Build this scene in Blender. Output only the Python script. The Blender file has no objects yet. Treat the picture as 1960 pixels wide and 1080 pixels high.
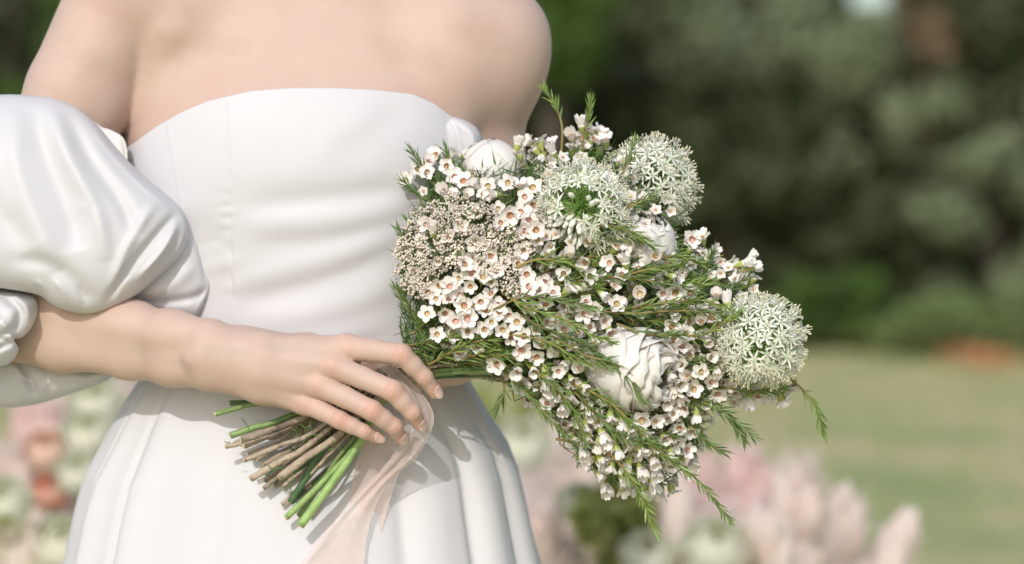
import bpy, math, random
import numpy as np
from mathutils import Vector, Matrix, Quaternion
random.seed(7); rng = np.random.default_rng(7)
scene = bpy.context.scene
C = scene.collection
R = math.radians

# ---------------------------------------------------------------- camera, world, sun, exposure
DIST, PITCH, LENS = 1.95, R(3.0), 85.0
CF = np.array([0, math.cos(PITCH), -math.sin(PITCH)])
CU = np.array([0, math.sin(PITCH), math.cos(PITCH)])
CR = np.array([1.0, 0, 0])
CAM = np.array([0, -DIST*math.cos(PITCH), 1.06 + DIST*math.sin(PITCH)])
K = 36.0/LENS/1960.0
def P(px, py, w=0.0):
    """point seen at photo pixel (px,py), w metres nearer than the focus plane"""
    d = DIST - w
    return CAM + CF*d + CR*((px-980)*K*d) + CU*((540-py)*K*d)
def PD(px, py, d):
    return P(px, py, DIST-d)
cam = bpy.data.cameras.new("camera"); cam_o = bpy.data.objects.new("camera", cam); C.objects.link(cam_o)
cam_o.location = CAM; cam_o.rotation_euler = (R(90)-PITCH, 0, 0)
cam.lens = LENS; cam.sensor_width = 36; cam.sensor_fit = 'HORIZONTAL'; cam.clip_end = 500; cam.clip_start = 0.05
cam.dof.use_dof = True; cam.dof.focus_distance = DIST-0.012; cam.dof.aperture_fstop = 3.0
scene.camera = cam_o
SUN = Vector((-0.20, -0.79, 0.575)).normalized()
w = bpy.data.worlds.new("World"); scene.world = w; w.use_nodes = True
nt = w.node_tree; nt.nodes.clear()
sky = nt.nodes.new('ShaderNodeTexSky'); sky.sky_type = 'NISHITA'; sky.sun_disc = False
sky.sun_elevation = math.asin(SUN.z); sky.sun_rotation = math.atan2(SUN.x, SUN.y)
sky.air_density = 1.0; sky.dust_density = 2.0; sky.ozone_density = 1.0
bg = nt.nodes.new('ShaderNodeBackground'); bg.inputs['Strength'].default_value = 0.15
wo = nt.nodes.new('ShaderNodeOutputWorld')
nt.links.new(sky.outputs[0], bg.inputs[0]); nt.links.new(bg.outputs[0], wo.inputs[0])
sl = bpy.data.lights.new("sun", 'SUN'); sl.energy = 2.0; sl.angle = R(0.6); sl.color = (1.0, 0.972, 0.945)
so = bpy.data.objects.new("sun", sl); C.objects.link(so)
so.rotation_euler = SUN.to_track_quat('Z', 'Y').to_euler(); so.location = (0, 0, 10)
scene.view_settings.view_transform = 'Standard'; scene.view_settings.look = 'None'
scene.view_settings.exposure = 0.06; scene.view_settings.gamma = 1.0
scene.view_settings.use_curve_mapping = False
scene.render.engine = 'CYCLES'
cy = scene.cycles; cy.use_denoising = True
try: cy.denoiser = 'OPENIMAGEDENOISE'
except Exception: pass
cy.max_bounces = 8; cy.transparent_max_bounces = 12; cy.sample_clamp_indirect = 6

# ---------------------------------------------------------------- helpers
def tag(o, label=None, cat=None, group=None, kind=None):
    if label: o['label'] = label
    if cat: o['category'] = cat
    if group: o['group'] = group
    if kind: o['kind'] = kind
    return o
def empty(name, loc):
    o = bpy.data.objects.new(name, None); C.objects.link(o); o.location = loc; o.empty_display_size = 0.05
    return o
class MB:
    """collects vertices and faces for one mesh object"""
    def __init__(s): s.v = []; s.f = []; s.m = []; s.n = 0
    def add(s, v, f, m=0):
        v = np.asarray(v, float); s.v.append(v)
        s.f += [tuple(i+s.n for i in q) for q in f]; s.m += [m]*len(f); s.n += len(v)
    def mesh(s, name, mats, origin=(0, 0, 0), smooth=True):
        me = bpy.data.meshes.new(name)
        V = np.vstack(s.v)-np.asarray(origin)
        me.from_pydata(V.tolist(), [], s.f)
        for m in (mats if isinstance(mats, (list, tuple)) else [mats]): me.materials.append(m)
        me.polygons.foreach_set('material_index', s.m)
        me.polygons.foreach_set('use_smooth', [smooth]*len(s.f)); me.update()
        return me
    def build(s, name, mats, parent=None, origin=(0, 0, 0), smooth=True):
        return link(name, s.mesh(name, mats, origin, smooth), parent, origin)
def wloc(o):
    v = Vector(o.location)
    while o.parent: o = o.parent; v = v+Vector(o.location)
    return v
def link(name, me, parent=None, origin=(0, 0, 0), rot=None, scale=None):
    """origin in world coordinates; parents are never rotated unless rot is given locally"""
    o = bpy.data.objects.new(name, me); C.objects.link(o)
    if parent is not None:
        o.parent = parent; o.location = Vector(origin)-wloc(parent)
    else: o.location = origin
    if rot is not None: o.rotation_mode = 'QUATERNION'; o.rotation_quaternion = rot
    if scale: o.scale = (scale,)*3 if not hasattr(scale, '__len__') else scale
    return o
def nrm(v): v = np.asarray(v, float); return v/(np.linalg.norm(v)+1e-12)
def frame(d, up=(0, 0, 1)):
    d = nrm(d); s = np.cross(d, up)
    if np.linalg.norm(s) < 1e-3: s = np.cross(d, (1, 0, 0))
    s = nrm(s); return d, s, np.cross(s, d)
def spline(pts, n):
    """Catmull-Rom resampling of an open polyline (k-dim points)"""
    p = np.asarray(pts, float)
    if len(p) == 2: t = np.linspace(0, 1, n)[:, None]; return p[0]*(1-t)+p[1]*t
    q = np.vstack([2*p[0]-p[1], p, 2*p[-1]-p[-2]]); out = []
    for t in np.linspace(0, len(p)-1-1e-9, n):
        i = int(t); u = t-i; a, b, c, d = q[i:i+4]
        out.append(.5*((2*b)+(c-a)*u+(2*a-5*b+4*c-d)*u*u+(3*b-a-3*c+d)*u**3))
    return np.array(out)
def closed_spline(pts, n):
    p = np.asarray(pts, float); m = len(p); out = []
    for t in np.linspace(0, m, n, endpoint=False):
        i = int(t); u = t-i; a, b, c, d = p[(i-1) % m], p[i % m], p[(i+1) % m], p[(i+2) % m]
        out.append(.5*((2*b)+(c-a)*u+(2*a-5*b+4*c-d)*u*u+(3*b-a-3*c+d)*u**3))
    return np.array(out)
def tube(mb, pts, rad, seg=6, m=0, cap=True, wob=0.0):
    pts = np.asarray(pts, float); n = len(pts)
    rad = np.broadcast_to(np.asarray(rad, float), (n,)) if np.ndim(rad) <= 1 and np.size(rad) in (1, n) else np.interp(np.linspace(0, 1, n), np.linspace(0, 1, len(rad)), rad)
    T = np.gradient(pts, axis=0); d, s, u = frame(T[0]); V = []
    for i in range(n):
        d = nrm(T[i]); s = nrm(s-d*np.dot(s, d)); u = np.cross(s, d)
        for k in range(seg):
            a = 2*math.pi*k/seg; r = rad[i]*(1+wob*(rng.random()-.5))
            V.append(pts[i]+r*(math.cos(a)*s+math.sin(a)*u))
    F = [(i*seg+k, i*seg+(k+1) % seg, (i+1)*seg+(k+1) % seg, (i+1)*seg+k) for i in range(n-1) for k in range(seg)]
    if cap: F += [tuple(range(seg))[::-1], tuple((n-1)*seg+k for k in range(seg))]
    mb.add(V, F, m)
def needle(mb, b, d, L, wd, bend=0.15, m=0):
    d, s, u = frame(d, rng.normal(size=3)); bd = (rng.normal(size=3))*bend*L*.5; bd -= d*np.dot(bd, d)
    mid = b+d*L*.5+bd*.4; V = [b+s*wd*.25, b-s*wd*.25, mid+s*wd*.5, mid-s*wd*.5+u*wd*.1, mid+u*wd*.45, b+d*L+bd]
    mb.add(V, [(0, 1, 3, 2), (0, 2, 4), (1, 4, 3), (0, 4, 1), (2, 3, 5), (3, 4, 5), (4, 2, 5)], m)

# ---------------------------------------------------------------- materials
def mat(name, col, rough=.6, var=None, vscale=30.0, bump=0.0, bscale=200.0, sss=0.0, sssr=(1, .4, .25), sss_scale=.01,
        spec=.5, sheen=0.0, transl=None, tr_fac=.35, detail=3.0, objvar=0.0, coord='Object', attr=None, alpha=None):
    m = bpy.data.materials.new(name); m.use_nodes = True; n = m.node_tree; N = n.nodes; L = n.links
    b = N['Principled BSDF']; out = N['Material Output']
    b.inputs['Base Color'].default_value = (*col, 1); b.inputs['Roughness'].default_value = rough
    b.inputs['Specular IOR Level'].default_value = spec
    if sss: b.inputs['Subsurface Weight'].default_value = sss; b.inputs['Subsurface Radius'].default_value = sssr; b.inputs['Subsurface Scale'].default_value = sss_scale
    if sheen: b.inputs['Sheen Weight'].default_value = sheen; b.inputs['Sheen Roughness'].default_value = .4
    tc = N.new('ShaderNodeTexCoord'); colour = None
    if var is not None:
        nz = N.new('ShaderNodeTexNoise'); nz.inputs['Scale'].default_value = vscale; nz.inputs['Detail'].default_value = detail
        L.new(tc.outputs[coord], nz.inputs['Vector'])
        rp = N.new('ShaderNodeValToRGB'); e = rp.color_ramp.elements
        e[0].position = .3; e[1].position = .7; e[0].color = (*col, 1)
        vs = var if isinstance(var, list) else [var]
        e[1].color = (*vs[-1], 1)
        for i, c in enumerate(vs[:-1]):
            x = e.new(.3+.4*(i+1)/len(vs)); x.color = (*c, 1)
        L.new(nz.outputs['Fac'], rp.inputs['Fac']); colour = rp.outputs[0]
    if objvar:
        oi = N.new('ShaderNodeObjectInfo'); hs = N.new('ShaderNodeHueSaturation')
        mr = N.new('ShaderNodeMapRange'); mr.inputs[3].default_value = 1-objvar; mr.inputs[4].default_value = 1+objvar*.6
        L.new(oi.outputs['Random'], mr.inputs[0]); L.new(mr.outputs[0], hs.inputs['Value'])
        if colour: L.new(colour, hs.inputs['Color'])
        else: hs.inputs['Color'].default_value = (*col, 1)
        colour = hs.outputs[0]
    if attr:
        for an, ac in attr:
            a = N.new('ShaderNodeAttribute'); a.attribute_name = an
            mx = N.new('ShaderNodeMix'); mx.data_type = 'RGBA'; L.new(a.outputs['Fac'], mx.inputs[0])
            if colour: L.new(colour, mx.inputs[6])
            else: mx.inputs[6].default_value = (*col, 1)
            mx.inputs[7].default_value = (*ac, 1); colour = mx.outputs[2]
    if colour: L.new(colour, b.inputs['Base Color'])
    if bump:
        bz = N.new('ShaderNodeTexNoise'); bz.inputs['Scale'].default_value = bscale; bz.inputs['Detail'].default_value = 4
        L.new(tc.outputs[coord], bz.inputs['Vector'])
        bp = N.new('ShaderNodeBump'); bp.inputs['Strength'].default_value = bump; bp.inputs['Distance'].default_value = .002
        L.new(bz.outputs['Fac'], bp.inputs['Height']); L.new(bp.outputs[0], b.inputs['Normal'])
    last = b.outputs[0]
    if transl:
        t = N.new('ShaderNodeBsdfTranslucent'); t.inputs[0].default_value = (*transl, 1)
        mx = N.new('ShaderNodeMixShader'); mx.inputs[0].default_value = tr_fac
        L.new(last, mx.inputs[1]); L.new(t.outputs[0], mx.inputs[2]); last = mx.outputs[0]
    if alpha is not None:
        t = N.new('ShaderNodeBsdfTransparent'); wv = N.new('ShaderNodeTexNoise'); wv.inputs['Scale'].default_value = 90
        L.new(tc.outputs[coord], wv.inputs['Vector'])
        mr = N.new('ShaderNodeMapRange'); mr.inputs[3].default_value = alpha-.12; mr.inputs[4].default_value = alpha+.12
        L.new(wv.outputs['Fac'], mr.inputs[0])
        mx = N.new('ShaderNodeMixShader'); L.new(mr.outputs[0], mx.inputs[0])
        L.new(t.outputs[0], mx.inputs[1]); L.new(last, mx.inputs[2]); last = mx.outputs[0]
    L.new(last, out.inputs[0])
    return m
M = {}
M['skin'] = mat('skin', (.51, .358, .288), .55, var=[(.565, .42, .345), (.56, .39, .325)], vscale=18, bump=.12, bscale=700, sss=.16, sss_scale=.012,
                spec=.32, attr=[('blush', (.68, .36, .27)), ('vein', (.40, .36, .30)), ('crease', (.46, .27, .20))], detail=9)
M['nail'] = mat('nail', (.78, .54, .49), .18, spec=.5, sss=.1, sss_scale=.004, attr=[('blush', (.90, .78, .72))])
M['satin'] = mat('satin', (.685, .68, .695), .50, spec=.30, transl=(.72, .70, .69), tr_fac=.12, bump=.05, bscale=1400)
M['lining'] = mat('lining', (.78, .74, .70), .7, bump=.1, bscale=900)
M['stitch'] = mat('stitch', (.74, .73, .72), .8)
M['hair'] = mat('hair', (.07, .045, .03), .45)
M['wood_stem'] = mat('wood_stem', (.29, .225, .16), .85, var=[(.44, .36, .27), (.15, .11, .08)], vscale=60, bump=.9, bscale=350, objvar=.3)
M['green_stem'] = mat('green_stem', (.19, .31, .085), .45, var=[(.30, .44, .15), (.15, .25, .07)], vscale=45, bump=.25, bscale=300, objvar=.35)
M['dark_stem'] = mat('dark_stem', (.05, .12, .045), .5, var=(.09, .16, .06), vscale=40, objvar=.2)
M['cut_end'] = mat('cut_end', (.62, .52, .34), .8, bump=.3, bscale=900)
M['petal'] = mat('wax_petal', (.90, .875, .83), .5, var=(.88, .82, .77), vscale=120, transl=(.90, .85, .78), tr_fac=.12, objvar=.06, spec=.4)
M['cup_pink'] = mat('cup_pink', (.60, .31, .25), .4, var=(.70, .46, .36), vscale=500)
M['cup_brown'] = mat('cup_brown', (.46, .24, .12), .4, var=(.62, .38, .20), vscale=500)
M['cup_yellow'] = mat('cup_yellow', (.56, .47, .22), .4, var=(.60, .42, .24), vscale=500)
M['cup_rim'] = mat('cup_rim', (.78, .70, .46), .5)
M['stamen'] = mat('stamen', (.22, .09, .05), .6)
M['calyx'] = mat('calyx', (.42, .52, .12), .45, var=(.56, .60, .20), vscale=150, transl=(.4, .5, .1), tr_fac=.2, objvar=.2)
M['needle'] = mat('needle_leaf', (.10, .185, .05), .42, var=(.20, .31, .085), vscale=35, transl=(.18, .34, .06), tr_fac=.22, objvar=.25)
M['needle_lit'] = mat('needle_leaf_lit', (.18, .30, .07), .42, var=(.30, .42, .10), vscale=35, transl=(.3, .5, .08), tr_fac=.25, objvar=.2)  # brighter copy of the needle material, sunlit look put into the colour
M['twig'] = mat('twig', (.22, .24, .06), .6, var=(.28, .17, .06), vscale=50, objvar=.3)
M['allium'] = mat('allium_petal', (.93, .93, .84), .45, transl=(.92, .95, .78), tr_fac=.12)
M['anther'] = mat('anther', (.84, .80, .56), .6)
M['pedicel'] = mat('pedicel', (.42, .62, .20), .45, transl=(.3, .6, .1), tr_fac=.2)
M['ovary'] = mat('ovary', (.36, .55, .28), .5)
M['peony'] = mat('peony_petal', (.96, .94, .90), .55, var=(.95, .93, .88), vscale=60, transl=(.92, .84, .76), tr_fac=.3, bump=.12, bscale=250)
M['lace_bead'] = mat('lace_bead', (.80, .64, .58), .7, var=[(.88, .78, .70), (.70, .72, .48)], vscale=300, objvar=.25)
M['lace_ray'] = mat('lace_ray', (.42, .52, .24), .6, objvar=.2)
M['ribbon'] = mat('ribbon_chiffon', (.88, .72, .67), .75, transl=(.90, .74, .68), tr_fac=.35, alpha=.54, bump=.2, bscale=900)
M['thread'] = mat('ribbon_thread', (.86, .70, .66), .8)

# ---------------------------------------------------------------- implicit surface modelling (numpy field -> quad mesh)
import openvdb
class Vol:
    def __init__(s, lo, hi, h):
        s.lo = np.array(lo, float); s.h = h; s.n = (np.ceil((np.array(hi)-s.lo)/h)).astype(int)
        s.F = np.full(s.n, .05, np.float32)
    def axes(s, a=(0, 0, 0), b=None):
        b = s.n if b is None else b
        return [(s.lo[i]+s.h*np.arange(a[i], b[i])).astype(np.float32).reshape([-1 if j == i else 1 for j in range(3)]) for i in range(3)]
    def box(s, lo, hi):
        a = np.clip(np.floor((np.array(lo)-s.lo)/s.h).astype(int), 0, s.n); b = np.clip(np.ceil((np.array(hi)-s.lo)/s.h).astype(int)+1, 0, s.n)
        return a, b, tuple(slice(i, j) for i, j in zip(a, b))
    def put(s, sl, d, k, F=None):
        F = s.F if F is None else F
        a = F[sl]
        if a.size == 0: return
        if k > 0:
            hh = np.clip(.5+.5*(d-a)/k, 0, 1); F[sl] = d*(1-hh)+a*hh-k*hh*(1-hh)
        else: F[sl] = np.minimum(a, d)
    def cone(s, p, q, rp, rq, k, F=None):
        p = np.asarray(p); q = np.asarray(q); pad = max(rp, rq)+max(k, .004)*1.5+.004
        a, b, sl = s.box(np.minimum(p, q)-pad, np.maximum(p, q)+pad)
        if np.any(b <= a): return
        X, Y, Z = s.axes(a, b); pq = (q-p).astype(np.float32); L2 = float(pq@pq)+1e-12
        x, y, z = X-p[0], Y-p[1], Z-p[2]
        t = np.clip((x*pq[0]+y*pq[1]+z*pq[2])/L2, 0, 1)
        d = np.sqrt((x-t*pq[0])**2+(y-t*pq[1])**2+(z-t*pq[2])**2)-(rp+(rq-rp)*t)
        s.put(sl, d.astype(np.float32), k, F)
    def ell(s, c, r, k, F=None):
        c = np.asarray(c); r = np.asarray(r); pad = k*1.5+.004
        a, b, sl = s.box(c-r-pad, c+r+pad); X, Y, Z = s.axes(a, b)
        q = np.sqrt(((X-c[0])/r[0])**2+((Y-c[1])/r[1])**2+((Z-c[2])/r[2])**2)
        s.put(sl, ((q-1)*r.min()).astype(np.float32), k, F)
    def chain(s, pts, rads, k, F=None):
        for i in range(len(pts)-1): s.cone(pts[i], pts[i+1], rads[i], rads[i+1], k if i else k, F)
    def quads(s):
        g = openvdb.FloatGrid(.05); g.copyFromArray(np.ascontiguousarray(s.F, dtype=np.float32))
        pts, qd = g.convertToQuads(0.0)
        return np.array(pts)*s.h+s.lo, np.array(qd)

# ================================================================= BODY
ROOT = P(590, 540, -.15); ROOT = np.array([ROOT[0], ROOT[1], 0.0])
person = empty('person', ROOT)
tag(person, 'bride in white off-shoulder satin gown holding the bouquet across her waist', 'person')
# torso sections: py, left px, right px, w front, w back
TS = np.array([
 [-130, 470, 745, -.125, -.215], [-95, 380, 820, -.112, -.235], [-40, 300, 905, -.086, -.250], [20, 262, 940, -.076, -.255], [100, 252, 942, -.064, -.255],
 [180, 246, 936, -.053, -.250], [250, 244, 925, -.045, -.245], [330, 250, 915, -.042, -.240], [430, 275, 903, -.047, -.230],
 [560, 297, 888, -.056, -.222], [660, 305, 880, -.062, -.222], [740, 300, 885, -.070, -.230], [820, 285, 905, -.066, -.245], [900, 265, 930, -.062, -.26]])
WC = -.15
t_z = np.array([P(0, r[0], -.09)[2] for r in TS]); t_l = np.array([P(r[1], r[0], WC)[0] for r in TS]); t_r = np.array([P(r[2], r[0], WC)[0] for r in TS])
yc0 = P(600, 400, WC)[1]
t_f = np.array([P(600, r[0], r[3])[1] for r in TS]); t_b = np.array([P(600, r[0], r[4])[1] for r in TS])
o_ = np.argsort(t_z); zs_ = np.linspace(t_z.min(), t_z.max(), 300)
def smooth_col(v):
    q = np.interp(zs_, t_z[o_], v[o_]); ker = np.hanning(31); ker /= ker.sum()
    return np.convolve(np.pad(q, 15, mode='edge'), ker, 'valid')
sl_, sr_, sf_, sb_ = smooth_col(t_l), smooth_col(t_r), smooth_col(t_f), smooth_col(t_b)
NEXP = 2.35
def torso_params(z):
    l, r, f, b = (np.interp(z, zs_, q) for q in (sl_, sr_, sf_, sb_))
    return (l+r)/2, (r-l)/2, yc0, yc0-f, b-yc0       # cx, a, cy, front half depth, back half depth
def torso_point(z, th, off=0.0):
    """th: 0 = right side of the picture, pi/2 = front (towards camera)"""
    cx, a, cyy, bf, bb = torso_params(z); c, s = np.cos(th), np.sin(th)
    b = np.where(s >= 0, bf, bb)
    return np.stack([cx+(a+off)*np.sign(c)*np.abs(c)**(2/NEXP), cyy-(b+off)*np.sign(s)*np.abs(s)**(2/NEXP), z*np.ones_like(c)], -1)
lo = np.array([-.56, -.09+yc0-.06, 0.80]); hi = np.array([.16, yc0+.20, 1.60])
V1 = Vol(lo, hi, .003)
X, Y, Z = V1.axes(); zz = Z.ravel()
cx, a_, cyy, bf, bb = (np.asarray(q).reshape(1, 1, -1) if np.ndim(q) else q for q in torso_params(zz))
by = np.where(Y < cyy, bf, bb)
d = ((np.abs(X-cx)/a_)**NEXP+(np.abs(Y-cyy)/by)**NEXP)**(1/NEXP)-1
d = d*np.minimum(a_, by)
ztop = t_z.max()-.005; d = np.maximum(d, (Z-ztop)); d = np.maximum(d, (0.83-Z))
V1.F = np.minimum(V1.F, d.astype(np.float32))
# shoulders, arms
rs = P(937, 84, -.140); ls = P(240, -22, -.115)
V1.cone(P(820, -20, -.155), rs, .034, .044, .03); V1.cone(P(860, 60, -.125), rs, .044, .0455, .03); V1.cone(P(860, 130, -.122), P(930, 150, -.145), .045, .044, .025)
V1.cone(P(390, -70, -.155), ls, .036, .045, .03); V1.cone(P(360, 10, -.118), P(250, -5, -.112), .045, .046, .025); V1.cone(P(335, 60, -.108), P(303, 200, -.120), .037, .028, .006)
V1.chain([ls, P(152, 180, -.104), P(60, 400, -.112), P(-15, 585, -.125)], [.0455, .0452, .040, .035], .006)
V1.chain([P(-15, 585, -.125), P(60, 622, -.10)], [.035, .034], .01)
V1.chain([rs, P(911, 270, -.163), P(965, 480, -.165), P(1050, 673, -.135)], [.0455, .039, .036, .032], .012)
V1.chain([P(1050, 675, -.135), P(960, 672, -.098), P(868, 682, -.064)], [.029, .0235, .019], .012)
# supporting hand behind the stems
hb = P(868, 690, -.058); V1.cone(hb, P(800, 705, -.062), .020, .019, .012)
for i, (fx, fy) in enumerate([(742, 690), (738, 708), (744, 726), (756, 742)]):
    V1.chain([P(800, 690+i*9, -.064), P(fx+10, fy, -.060), P(fx-6, fy+6, -.045)], [.0085, .0075, .006], .002)
# trapezius, neck, head with face
nb = P(605, -120, -.175); nt_ = P(605, -270, -.165)
V1.cone(P(470, -85, -.185), P(560, -190, -.185), .035, .03, .04); V1.cone(P(760, -75, -.185), P(655, -190, -.185), .035, .03, .04)
V1.cone(nb, nt_, .056, .052, .03)
hc = P(607, -395, -.15); V1.ell(hc+np.array([0, .02, .03]), (.074, .092, .10), .02); V1.ell(hc+np.array([0, -.02, -.04]), (.054, .060, .075), .03)
V1.cone(hc+[0, -.088, .02], hc+[0, -.098, -.012], .006, .010, .008)
V1.cone(hc+[-.018, -.078, -.045], hc+[.018, -.078, -.045], .006, .006, .006)
for sx in (-1, 1): V1.ell(hc+np.array([sx*.072, .015, -.005]), (.008, .018, .03), .006)
# clavicles and the hollow above them (subtle relief on the upper chest)
V1.cone(P(560, -28, -.110), P(300, -75, -.125), .013, .013, .02); V1.cone(P(650, -28, -.110), P(900, -20, -.118), .013, .013, .02)
bv, bq = V1.quads()

# forearm and hand, fine grid
HV = Vol(P(-40, 900, .0)-np.array([.02, .05, -.02]), P(870, 560, .0)+np.array([.01, .16, .0]), .0010)
ks = .014
fa = [P(20, 600, -.10), P(120, 622, -.078), P(250, 645, -.045), P(330, 660, -.022), P(400, 668, -.008)]
HV.chain([p+np.array([0, 0, .008]) for p in fa], [.0270, .0250, .0205, .0180, .0158], ks)
fb = [P(20, 625, -.10), P(120, 648, -.078), P(250, 672, -.047), P(330, 688, -.026), P(400, 700, -.012)]
HV.chain([p-np.array([0, 0, .004]) for p in fb], [.0260, .0220, .0175, .0160, .0150], ks)
HV.ell(P(378, 684, .003), (.009, .007, .008), .012)
mcp = [P(664, 666, .004), P(636, 700, .010), P(610, 737, .008), P(583, 771, .000)]
wr = [P(405, 655, -.006), P(405, 672, -.004), P(403, 690, -.006), P(402, 708, -.012)]
for i in range(4):
    HV.chain([wr[i], P(500, [668, 690, 716, 742][i], [.0, .005, .004, -.004][i]), mcp[i]], [.0150, .0118, [.0100, .0094, .0090, .0088][i]], .010)
# palm bulk, heel, webs
HV.cone(P(420, 700, -.020), P(560, 745, -.014), .015, .013, .012)
HV.cone(P(430, 665, -.016), P(620, 690, -.012), .014, .013, .012)
for (x, y, ww) in [(672, 688, .0), (650, 722, .001), (622, 760, -.003)]:
    HV.cone(P(x-30, y-2, ww-.004), P(x+6, y+4, ww-.006), .0085, .0058, .006)
# thumb wraps behind the stems
HV.chain([P(470, 660, -.018), P(590, 672, -.040), P(680, 690, -.060), P(735, 715, -.072)], [.014, .0125, .0105, .0085], .012)
FG = [  # joints (MCP, PIP, DIP, tip) with radii
 [mcp[0], P(768, 679, .020), P(812, 722, .014), P(832, 751, .006)],
 [mcp[1], P(751, 748, .024), P(789, 789, .018), P(802, 812, .008)],
 [mcp[2], P(712, 786, .022), P(754, 816, .014), P(766, 838, .003)],
 [mcp[3], P(650, 804, .014), P(697, 826, .012), P(722, 838, .005)]]
FR = [(.0108, .0091, .0087, .0078, .0070, .0056), (.0103, .0089, .0086, .0078, .0070, .0055),
      (.0100, .0086, .0082, .0074, .0067, .0054), (.0094, .0077, .0072, .0065, .0059, .0048)]
FF = np.full(HV.n, .05, np.float32)
for j, r in zip(FG, FR):
    f1 = np.full(HV.n, .05, np.float32) if False else None
    pts = [j[0], (j[0]+j[1])/2+np.array([0, -.0008, .0004]), j[1], (j[1]+j[2])/2, j[2], j[3]]
    # own small field, so neighbouring fingers stay apart
    pad = .02; a, b, sl = HV.box(np.min(pts, 0)-pad, np.max(pts, 0)+pad)
    sub = Vol(HV.lo+a*HV.h, HV.lo+b*HV.h, HV.h); sub.n = b-a; sub.F = np.full(sub.n, .05, np.float32)
    for i in range(5): sub.cone(pts[i], pts[i+1], r[i], r[i+1], .0022)
    FF[sl] = np.minimum(FF[sl], sub.F)
hh = np.clip(.5+.5*(FF-HV.F)/.0055, 0, 1); HV.F = FF*(1-hh)+HV.F*hh-.0055*hh*(1-hh)
hv, hq = HV.quads()
# knuckle blush, knuckle creases, tendons
blush = np.zeros(len(hv))
disp = np.zeros(len(hv))
cam_dir = nrm(CAM-P(620, 700))
for fi, j in enumerate(FG):
    for q, rr, amp in ((1, .008, .62), (2, .006, .40), (3, .0085, .60), (0, .010, .38)):
        blush = np.maximum(blush, amp*np.exp(-(np.linalg.norm(hv-j[q]-cam_dir*.006, axis=1)/rr)**2))
    for q, offs, amp in ((1, (-.0042, -.0018, .0006, .0030), .00075), (2, (-.0012, .0010), .00045)):
        ax = nrm(j[q+1]-j[q-1]); rel = hv-j[q]; t = rel@ax; perp = rel-np.outer(t, ax)
        m = np.exp(-(t/.006)**2)*(np.linalg.norm(perp, axis=1) < .012)*np.clip(perp@cam_dir/.007, 0, 1)
        for o in offs: disp -= amp*np.exp(-((t-o-.6*(perp@nrm(np.cross(ax, cam_dir)))**2*20)/.0007)**2)*m
        disp += amp*.7*np.exp(-(t/.005)**2)*m
for i in range(4):   # extensor tendons
    a0 = P(430, [664, 676, 690, 702][i], .008); b0 = mcp[i]+cam_dir*.008; ab = b0-a0; t = np.clip((hv-a0)@ab/(ab@ab), 0, 1)
    dd = np.linalg.norm(hv-a0-t[:, None]*ab, axis=1)
    disp += .0008*np.exp(-(dd/.0032)**2)*np.clip(t*2.2, 0, 1)*((hv-a0)@cam_dir > -.02)
    disp += .0012*np.exp(-(np.linalg.norm(hv-b0, axis=1)/.0065)**2)
def lines(v, segs, w):
    out = np.zeros(len(v))
    for pl in segs:
        q = spline(pl, 14)
        for a_, b_ in zip(q[:-1], q[1:]):
            ab = b_-a_; t = np.clip((v-a_)@ab/(ab@ab), 0, 1); out = np.maximum(out, np.exp(-(np.linalg.norm(v-a_-t[:, None]*ab, axis=1)/w)**2))
    return out
vein = .38*lines(hv, [[P(400, 668, .012), P(470, 676, .014), P(540, 688, .014), P(600, 694, .014)], [P(440, 700, .010), P(520, 712, .012), P(590, 722, .012)], [P(470, 676, .014), P(540, 668, .014), P(620, 676, .013)], [P(250, 668, -.024), P(330, 690, -.006), P(430, 700, .010)], [P(480, 730, .008), P(540, 744, .008), P(590, 752, .008)]], .0034)
crease = np.zeros(len(hv))
for fi, j in enumerate(FG):
    for q, offs in ((1, (-.0044, -.0018, .0008, .0034)), (2, (-.0014, .0012))):
        ax = nrm(j[q+1]-j[q-1]); rel = hv-j[q]; t = rel@ax; perp = rel-np.outer(t, ax); sdv = perp@nrm(np.cross(ax, cam_dir))
        m = (np.linalg.norm(perp, axis=1) < .012)*np.clip(perp@cam_dir/.006, 0, 1)*np.exp(-(sdv/.0055)**2)
        for o in offs: crease = np.maximum(crease, .55*m*np.exp(-((t-o-12*sdv**2*(1 if o > 0 else -1))/.00055)**2))
# vertex normals for displacement
def vnormals(v, q):
    n = np.cross(v[q[:, 2]]-v[q[:, 0]], v[q[:, 3]]-v[q[:, 1]]); out = np.zeros_like(v)
    for k in range(4): np.add.at(out, q[:, k], n)
    return out/(np.linalg.norm(out, axis=1, keepdims=True)+1e-12)
vn = vnormals(hv, hq)
if np.mean(np.sum(vn*(hv-hv.mean(0)), 1)) < 0: hq = hq[:, ::-1]; vn = -vn
hv = hv+vn*disp[:, None]
n1 = vnormals(bv, bq)
if np.mean(np.sum(n1*(bv-bv.mean(0)), 1)) < 0: bq = bq[:, ::-1]
allv = np.vstack([bv, hv]); allq = np.vstack([bq, hq+len(bv)])
me = bpy.data.meshes.new('body'); me.vertices.add(len(allv)); me.vertices.foreach_set('co', (allv-ROOT).ravel())
me.loops.add(len(allq)*4); me.polygons.add(len(allq)); me.loops.foreach_set('vertex_index', allq.astype(np.int32).ravel())
me.polygons.foreach_set('loop_start', np.arange(0, len(allq)*4, 4, dtype=np.int32))
me.polygons.foreach_set('use_smooth', np.ones(len(allq), bool)); me.update(calc_edges=True)
at = me.attributes.new('blush', 'FLOAT', 'POINT'); at.data.foreach_set('value', np.concatenate([np.zeros(len(bv)), blush]).astype(np.float32))
for nm_, vv_ in (('vein', vein), ('crease', crease)):
    at = me.attributes.new(nm_, 'FLOAT', 'POINT'); at.data.foreach_set('value', np.concatenate([np.zeros(len(bv)), vv_]).astype(np.float32))
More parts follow.
